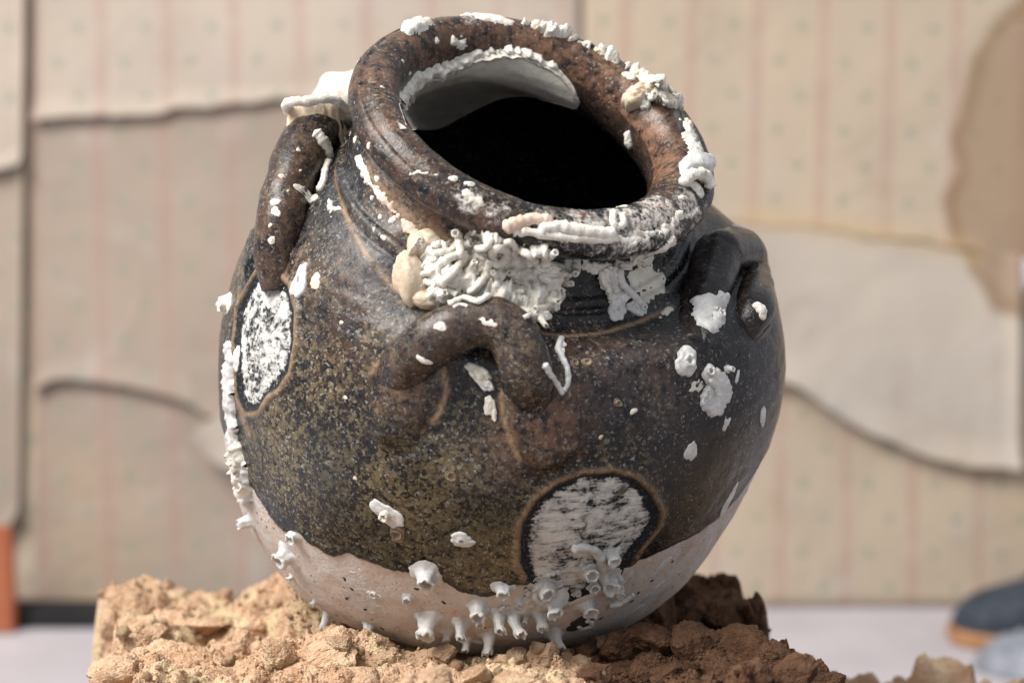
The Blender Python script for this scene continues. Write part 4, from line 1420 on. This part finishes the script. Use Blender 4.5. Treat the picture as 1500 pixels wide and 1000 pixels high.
flake(346, 525, .0022, .0050, 0, .0010, M_BARN, 137, False)
for u, v in ((500, 472), (506, 582), (520, 700), (880, 640)):
    flake(u, v, .0010, .0008, u, .0004, M_CREAM, u, False)
# ---- belly
flake(568, 753, .0072, .0050, -.5, .0014, M_BARN, 140, False)
barnacle(565, 752, .0026, .0036, (0, 0, .3), .7, M_WHITE, 141, 1.5)
flake(677, 790, .0052, .0034, .05, .0013, M_BARN, 142, True)
for k, (u, v, r) in enumerate(((661, 697, .0022), (582, 783, .0026), (912, 718, .0016), (860, 530, .0016), (905, 590, .0014), (842, 532, .0015))):
    barnacle(u, v, r, .0016, (0, 0, 0), .9, M_RING, 143 + k, 1.25, .7, 'barnacle_scar')

# ---- trumpet barnacles round the foot
foot = [(432, 784, 16, 22, -.5, -.1), (422, 812, 17, 24, -.6, -.4), (428, 845, 7, 10, -.4, -.3), (462, 880, 7, 12, -.2, -.5), (476, 905, 13, 34, -.2, -.9), (540, 915, 13, 26, 0, -.8), (625, 842, 19, 24, .1, -.5), (597, 876, 10, 13, 0, -.5),
        (548, 870, 10, 8, -.2, -.3), (628, 905, 16, 40, -.1, -.9), (676, 912, 14, 30, -.1, -.8), (700, 890, 16, 24, 0, -.5), (683, 936, 9, 22, .1, -1.2), (716, 930, 10, 26, .2, -1.2), (737, 862, 14, 18, 0, -.4), (730, 900, 15, 36, -.1, -.8), (750, 902, 13, 34, .2, -.9),
        (800, 862, 21, 26, 0, -.5), (812, 880, 14, 24, .2, -.6), (790, 898, 14, 26, 0, -.8), (812, 928, 14, 34, 0, -1.1), (862, 838, 12, 22, 0, .15), (872, 855, 12, 24, .15, -.4), (896, 812, 16, 16, .1, -.3), (892, 850, 16, 26, .2, -.6), (858, 886, 16, 18, .1, -.5), (905, 868, 12, 16, .3, -.4),
        (770, 905, 8, 14, 0, -.7), (655, 925, 9, 16, 0, -.9), (760, 880, 9, 12, 0, -.4), (845, 868, 9, 10, 0, -.3), (705, 905, 10, 18, .1, -.7)]
for k, (u, v, r, h, lx, ly) in enumerate(foot):
    barnacle(u, v, r * px * random.uniform(.55, .80), h * px * random.uniform(.65, 1.1), (lx * .8 + random.uniform(-.2, .2), ly, .35), random.uniform(.68, .98), M_BARN, 200 + k, random.uniform(1.25, 1.6), .70)
crust('lime_crust', [(780, 850), (800, 838), (825, 850), (830, 880), (815, 900), (790, 895), (770, 905), (740, 900), (735, 890), (765, 882)], .0014, M_BARN, 240, .0007, .001, .003, .6, 200)
crust('lime_crust', [(878, 838), (892, 820), (905, 835), (912, 860), (900, 886), (886, 878), (878, 860)], .0016, M_BARN, 241, .0007, .001, .002, .6, 200)
worm([(838, 802), (855, 800), (872, 806), (880, 820), (882, 838), (888, 852)], .0021, M_BARN, 242, False, .4)
worm([(893, 884, 0), (905, 882), (918, 874), (926, 868)], .0013, M_BARN, 243, False)
flake(850, 912, .0070, .0042, .2, .0016, M_DARKBIT, 244, False)
worm([(846, 914), (852, 918), (862, 915), (866, 910), (858, 906)], .0011, M_BARN, 245, False)
for u, v, a, rx, ry in ((968, 830, .5, .0060, .0022), (955, 868, .5, .0070, .0030), (940, 886, .5, .0075, .0014), (1035, 800, .8, .0060, .0018), (1060, 770, .9, .0075, .0014), (922, 842, .6, .0030, .0014), (915, 850, .4, .0022, .0010), (550, 872, 0, .0040, .0020), (1092, 720, 1.0, .0060, .0016), (700, 940, 0, .006, .002)):
    flake(u, v, rx, ry, a, .0007, M_BARN, int(u), False)
for u, v in ((516, 838), (528, 835), (505, 848), (515, 862), (508, 876), (535, 892), (546, 897), (560, 920), (610, 862), (650, 882), (955, 850), (935, 868), (985, 822), (925, 880), (880, 905), (770, 862)):
    flake(u, v, .0011, .0007, u * .7, .0003, M_DARKBIT if u % 3 else M_PINK, u, False, 'speck')

# ================================================================== CLAY
mx0, mx1, my0, my1 = -.30, .205, .735, 1.30
XO = np.array([0.0, 1.0, 0.0])
SURF = CAMH - .262                # general top level


def clay_top(X, Y):
    """coarse height of the clay block (world z)"""
    z = np.full_like(X, SURF)
    z = z + .016 * sstep(.86, .75, Y)                                 # small rise to the front
    z = z - .026 * sstep(-.02, -.14, X) * sstep(.9, 1.05, Y)          # falls away at the back left
    z = z - .006 * sstep(.02, -.12, X)
    z = z - .017 * sstep(.045, .075, X) * sstep(.92, .99, Y)          # and at the back right
    z = z + .002 * np.exp(-(((X - .105) / .03) ** 2 + ((Y - 1.0) / .05) ** 2))   # lump on the right
    z = z + .010 * np.exp(-(((X + .12) / .03) ** 2 + ((Y - 1.07) / .05) ** 2))
    return z


nxg, nyg = 420, 400
gx = np.linspace(mx0, mx1, nxg); gy = np.linspace(my0, my1, nyg)
GX, GY = np.meshgrid(gx, gy)
Gp = np.stack([GX, GY, 0 * GX], -1)
ZT = clay_top(GX, GY)
w1, id1 = worley(Gp + .012 * np.stack([fbm(Gp, 40, 2, 1), fbm(Gp, 40, 2, 2), 0 * GX], -1), 24, 3)
w2, id2 = worley(Gp + .004 * np.stack([fbm(Gp, 120, 2, 5), fbm(Gp, 120, 2, 6), 0 * GX], -1), 62, 5)
w3, id3 = worley(Gp, 170, 7)
w4, id4 = worley(Gp, 420, 9)
ZT = ZT + .024 * (id1 - .55) * sstep(.95, .35, w1) + .007 * np.sqrt(np.clip(1 - (w2 / .8) ** 2, 0, 1)) * sstep(.5, .8, id2) - .004
ZT = ZT + .007 * fbm(Gp, 34, 4, 14) + .0026 * fbm(Gp, 130, 4, 15) + .0026 * np.sqrt(np.clip(1 - (w3 / .8) ** 2, 0, 1)) * sstep(.4, .8, id3) + .0014 * np.sqrt(np.clip(1 - (w4 / .8) ** 2, 0, 1)) * id4 - .003 * np.clip(fbm(Gp, 75, 3, 18) - .15, 0, 1) * 4
# outline of the block: edges fall steeply to the floor
jx = .008 * fbm(Gp, 30, 4, 21) + .003 * fbm(Gp, 130, 3, 22)
eL = GX + .197 * GY + .012 * sstep(.98, .86, GY) + jx
eR = (.128 + .028 * sstep(.95, .82, GY)) - GX + jx
eB = 1.145 - GY + jx
edge = np.minimum(np.minimum(eL, eR), eB)
drop = sstep(.010, -.042, edge) ** .8
ZT = ZT - drop * (SURF + .02) * 1.0
ZT = np.maximum(ZT, .0)
# press the jar's foot into it
bc = JO
bnw = BN[0] * RT + BN[1] * FW + BN[2] * UP
plane = bc[2] - ((GX - bc[0]) * bnw[0] + (GY - bc[1]) * bnw[1]) / bnw[2]
rad = np.hypot(GX - bc[0], (GY - bc[1]))
inside = rad < .087
lift = plane - .0035 + .0022 * fbm(Gp, 160, 3, 33)
kk = sstep(.098, .087, rad)
under = np.where(GY > bc[1] - .03, lift, np.minimum(ZT, lift))
ZT = ZT * (1 - kk) + under * kk
# keep clay out of the belly just outside the foot
bel = plane + np.clip(rad - .093, 0, 1) * .95 - .004
ZT = np.where((rad < .13), np.minimum(ZT, bel), ZT)
VX = GX + .0035 * fbm(Gp + [0, 0, 3], 90, 4, 41)
VY = GY + .0035 * fbm(Gp + [0, 0, 5], 90, 4, 43)
CV = np.stack([VX, VY, ZT], -1).reshape(-1, 3)
damp = sstep(.010, .062, GX) * sstep(.70, .78, GY) * sstep(1.3, 1.1, GY)
MO = np.array([0.0, 1.0, 0.0])
mound = empty('clay_block', MO, 'broken block of crumbly tan clay carrying the jar', 'clay block')
put('block', mesh_from('block', CV - MO, grid_faces(nyg, nxg, False), M_CLAY, True, {'damp': damp.reshape(-1)}), mound)


def clod_mesh(seed, sub=5, dmp=0.0, sharp=.55):
    bm = bmesh.new()
    bmesh.ops.create_icosphere(bm, subdivisions=sub, radius=1.0)
    V = np.array([v.co[:] for v in bm.verts])
    Fc = np.array([[v.index for v in f.verts] for f in bm.faces])
    bm.free()
    rg = np.random.default_rng(seed)
    V = V * (1 + .30 * fbm(V, 1.3, 3, seed))[:, None]
    for _ in range(14):          # broken faces
        nn = rg.normal(size=3); nn /= np.linalg.norm(nn)
        d = rg.uniform(sharp, .85)
        o = np.clip(V @ nn - d, 0, None)
        V = V - np.outer(o * .92, nn)
    w_, i_ = worley(V, 2.6, seed)
    w2_, i2_ = worley(V, 6.5, seed + 2)
    nrm = V / np.linalg.norm(V, axis=1)[:, None]
    V = V + nrm * (
        .07 * (np.sqrt(np.clip(1 - (w_ / .85) ** 2, 0, 1)) - .6) + .13 * fbm(V, 3.0, 5, seed + 4, .62) + .06 * (np.sqrt(np.clip(1 - (w2_ / .85) ** 2, 0, 1)) - .6) * (i2_ + .3) + .06 * fbm(V, 12, 3, seed + 7))[:, None]
    me = mesh_from('clod', V * .012 + rg.uniform(0, 0, 3), Fc, M_CLAY, True, {'damp': np.full(len(V), dmp)})
    return me


clods = [clod_mesh(300 + i) for i in range(7)]
clods_d = [clod_mesh(400 + i, 5, 1.0) for i in range(5)]
small = [clod_mesh(500 + i, 3) for i in range(6)]
small_d = [clod_mesh(520 + i, 3, 1.0) for i in range(4)]
bvc = BVHTree.FromPolygons([tuple(p) for p in CV], [tuple(f) for f in grid_faces(nyg, nxg, False)])


def clod_at(u, v, r, meshes, sc=(1, 1, .8), sink=.35, rot=None, depth=None):
    """r in photo pixels; sits where the pixel's ray meets the clay"""
    if depth is None:
        q = bvc.ray_cast(Vector(CAM), Vector(raydir(u, v)))
        if q[0] is None: return
        p = np.array(q[0])
    else:
        p = P(u, v, depth)
    d = (p - CAM) @ FW
    R = r * d / F
    o = put('clod', random.choice(meshes), mound)
    p = p + np.array([0, 0, R * (1 - sink) * .5]) - np.array([0, 0, R * sink * .4])
    o.location = Vector(p - MO)
    o.scale = [R * s / .012 for s in sc]
    o.rotation_euler = rot or (random.uniform(-.6, .6), random.uniform(-.6, .6), random.uniform(0, 6.28))


for (u, v, r, s) in [(200, 880, 42, (1.1, 1, .8)), (165, 905, 34, (.8, 1, 1.2)), (255, 870, 36, (1.2, 1, .7)), (330, 868, 36, (1.1, 1, .8)), (300, 905, 40, (1.1, 1, .6)), (372, 905, 44, (1.2, 1, .7)), (345, 945, 40, (1, 1, .9)),
                     (405, 950, 34, (.9, 1, 1.1)), (250, 965, 54, (1.3, 1, .7)), (180, 975, 44, (1.2, 1, .7)), (330, 985, 44, (1.2, 1, .7)), (440, 975, 44, (1.3, 1, .8)), (480, 955, 40, (1.4, 1, .7)), (160, 1000, 40, (1.2, 1, .7)), (530, 985, 34, (1.2, 1, .8)),
                     (560, 960, 26, (1, 1, .8)), (590, 985, 34, (1.3, 1, .7)), (640, 985, 28, (1, 1, .8)), (700, 990, 36, (1.4, 1, .7)), (755, 995, 36, (1.3, 1, .7)), (800, 985, 24, (1, 1, 1)), (830, 990, 28, (1, 1, .9)), (120, 1000, 26, (1, 1, .8)), (500, 935, 20, (1, 1, .8)), (225, 925, 26, (1, 1, .8))]:
    clod_at(u, v, r, clods, (s[0], s[1], s[2] * .8), .85)
for (u, v, r, s) in [(1010, 905, 44, (1.2, 1, .7)), (1070, 905, 46, (1.1, 1, .8)), (1122, 885, 26, (.9, 1, 1.3)), (960, 935, 40, (1.2, 1, .8)), (905, 950, 36, (1.2, 1, .8)), (1020, 950, 48, (1.2, 1, .9)), (1090, 955, 52, (1, 1, 1)), (1140, 960, 36, (1, 1, .9)), (1165, 985, 34, (1.2, 1, .7)),
                     (860, 955, 26, (1, 1, .9)), (980, 985, 34, (1.2, 1, .8)), (1060, 990, 40, (1.1, 1, .8)), (910, 985, 30, (1.1, 1, .8)), (1205, 995, 26, (1.3, 1, .6)), (760, 958, 22, (1, 1, .8)), (700, 955, 20, (1, 1, .8)), (800, 955, 20, (1, 1, .8)), (650, 955, 22, (1, 1, .8)), (870, 985, 26, (1, 1, .8))]:
    clod_at(u, v, r, clods_d if u > 840 else clods, (s[0], s[1], s[2] * .9), .7)
for _ in range(130):
    u = random.uniform(110, 870); v = random.uniform(860, 1010)
    clod_at(u, v, random.choice([4, 5, 6, 8, 12]), small, (1, 1, .85), .4)
for _ in range(70):
    u = random.uniform(860, 1190); v = random.uniform(860, 1010)
    clod_at(u, v, random.choice([4, 5, 7, 9, 13]), small_d, (1, 1, .85), .4)


# crumbs too small to pick apart
def crumbs():
    bm = bmesh.new()
    bmesh.ops.create_icosphere(bm, subdivisions=1, radius=1.0)
    bv_ = np.array([v.co[:] for v in bm.verts]); bf = np.array([[v.index for v in f.verts] for f in bm.faces])
    bm.free()
    VV, FF, DD = [], [], []
    rg = np.random.default_rng(12)
    k = 0
    for _ in range(3600):
        u, v = rg.uniform(95, 1230), rg.uniform(845, 1015)
        q = bvc.ray_cast(Vector(CAM), Vector(raydir(u, v)))
        if q[0] is None: continue
        r = rg.choice([1.2, 1.6, 2.2, 3.0, 4.2], p=[.3, .3, .2, .13, .07]) / F
        W_ = bv_ * (1 + .35 * rg.normal(size=(len(bv_), 1))) * r * rg.uniform(.7, 1.2, 3)
        p = np.array(q[0]) + np.array([0, 0, r * .3])
        VV.append(W_ + p - MO); FF.append(bf + k); k += len(bv_)
        DD.append(np.full(len(bv_), float(sstep(.010, .062, p[0]))))
    put('crumbs', mesh_from('crumbs', np.vstack(VV), np.vstack(FF), M_CLAY, False, {'damp': np.concatenate(DD)}), mound, kind='stuff')


crumbs()


# lower rubble spreading behind on the right
def rubble():
    n1, n2 = 210, 110
    xs = np.linspace(.10, .62, n1); ys = np.linspace(.92, 1.15, n2)
    X, Y = np.meshgrid(xs, ys)
    p = np.stack([X, Y, 0 * X], -1)
    top = CAMH - .339
    z = np.full_like(X, top)
    a, ia = worley(p, 30, 2); b, ib = worley(p, 90, 4)
    z = z + .020 * np.sqrt(np.clip(1 - (a / .8) ** 2, 0, 1)) * ia + .007 * np.sqrt(np.clip(1 - (b / .8) ** 2, 0, 1)) * ib - .008 + .003 * fbm(p, 150, 3, 2)
    e = np.minimum(np.minimum(.60 - X, 1.125 - Y), np.minimum(X - .115, Y - .94)) + .012 * fbm(p, 40, 3, 5)
    z = z - sstep(.012, -.02, e) * (top + .02)
    z = np.maximum(z, 0)
    o = np.array([.35, 1.04, 0])
    me = mesh_from('clay_rubble', np.stack([X, Y, z], -1).reshape(-1, 3) - o, grid_faces(n2, n1, False), M_CLAY, True, {'damp': np.zeros(n1 * n2)})
    root = empty('clay_rubble', o, 'lower heap of pale clay rubble behind the block', 'clay rubble')
    put('heap', me, root)
    rg = random.Random(4)
    for _ in range(60):
        q = put('clod', rg.choice(small), root)
        s = rg.uniform(.003, .008)
        q.location = (rg.uniform(-.2, .22), rg.uniform(-.07, .07), top + s * .5)
        q.scale = (s / .012, s / .012, s * .9 / .012)
        q.rotation_euler = (rg.uniform(-.5, .5), rg.uniform(-.5, .5), rg.uniform(0, 6))


rubble()
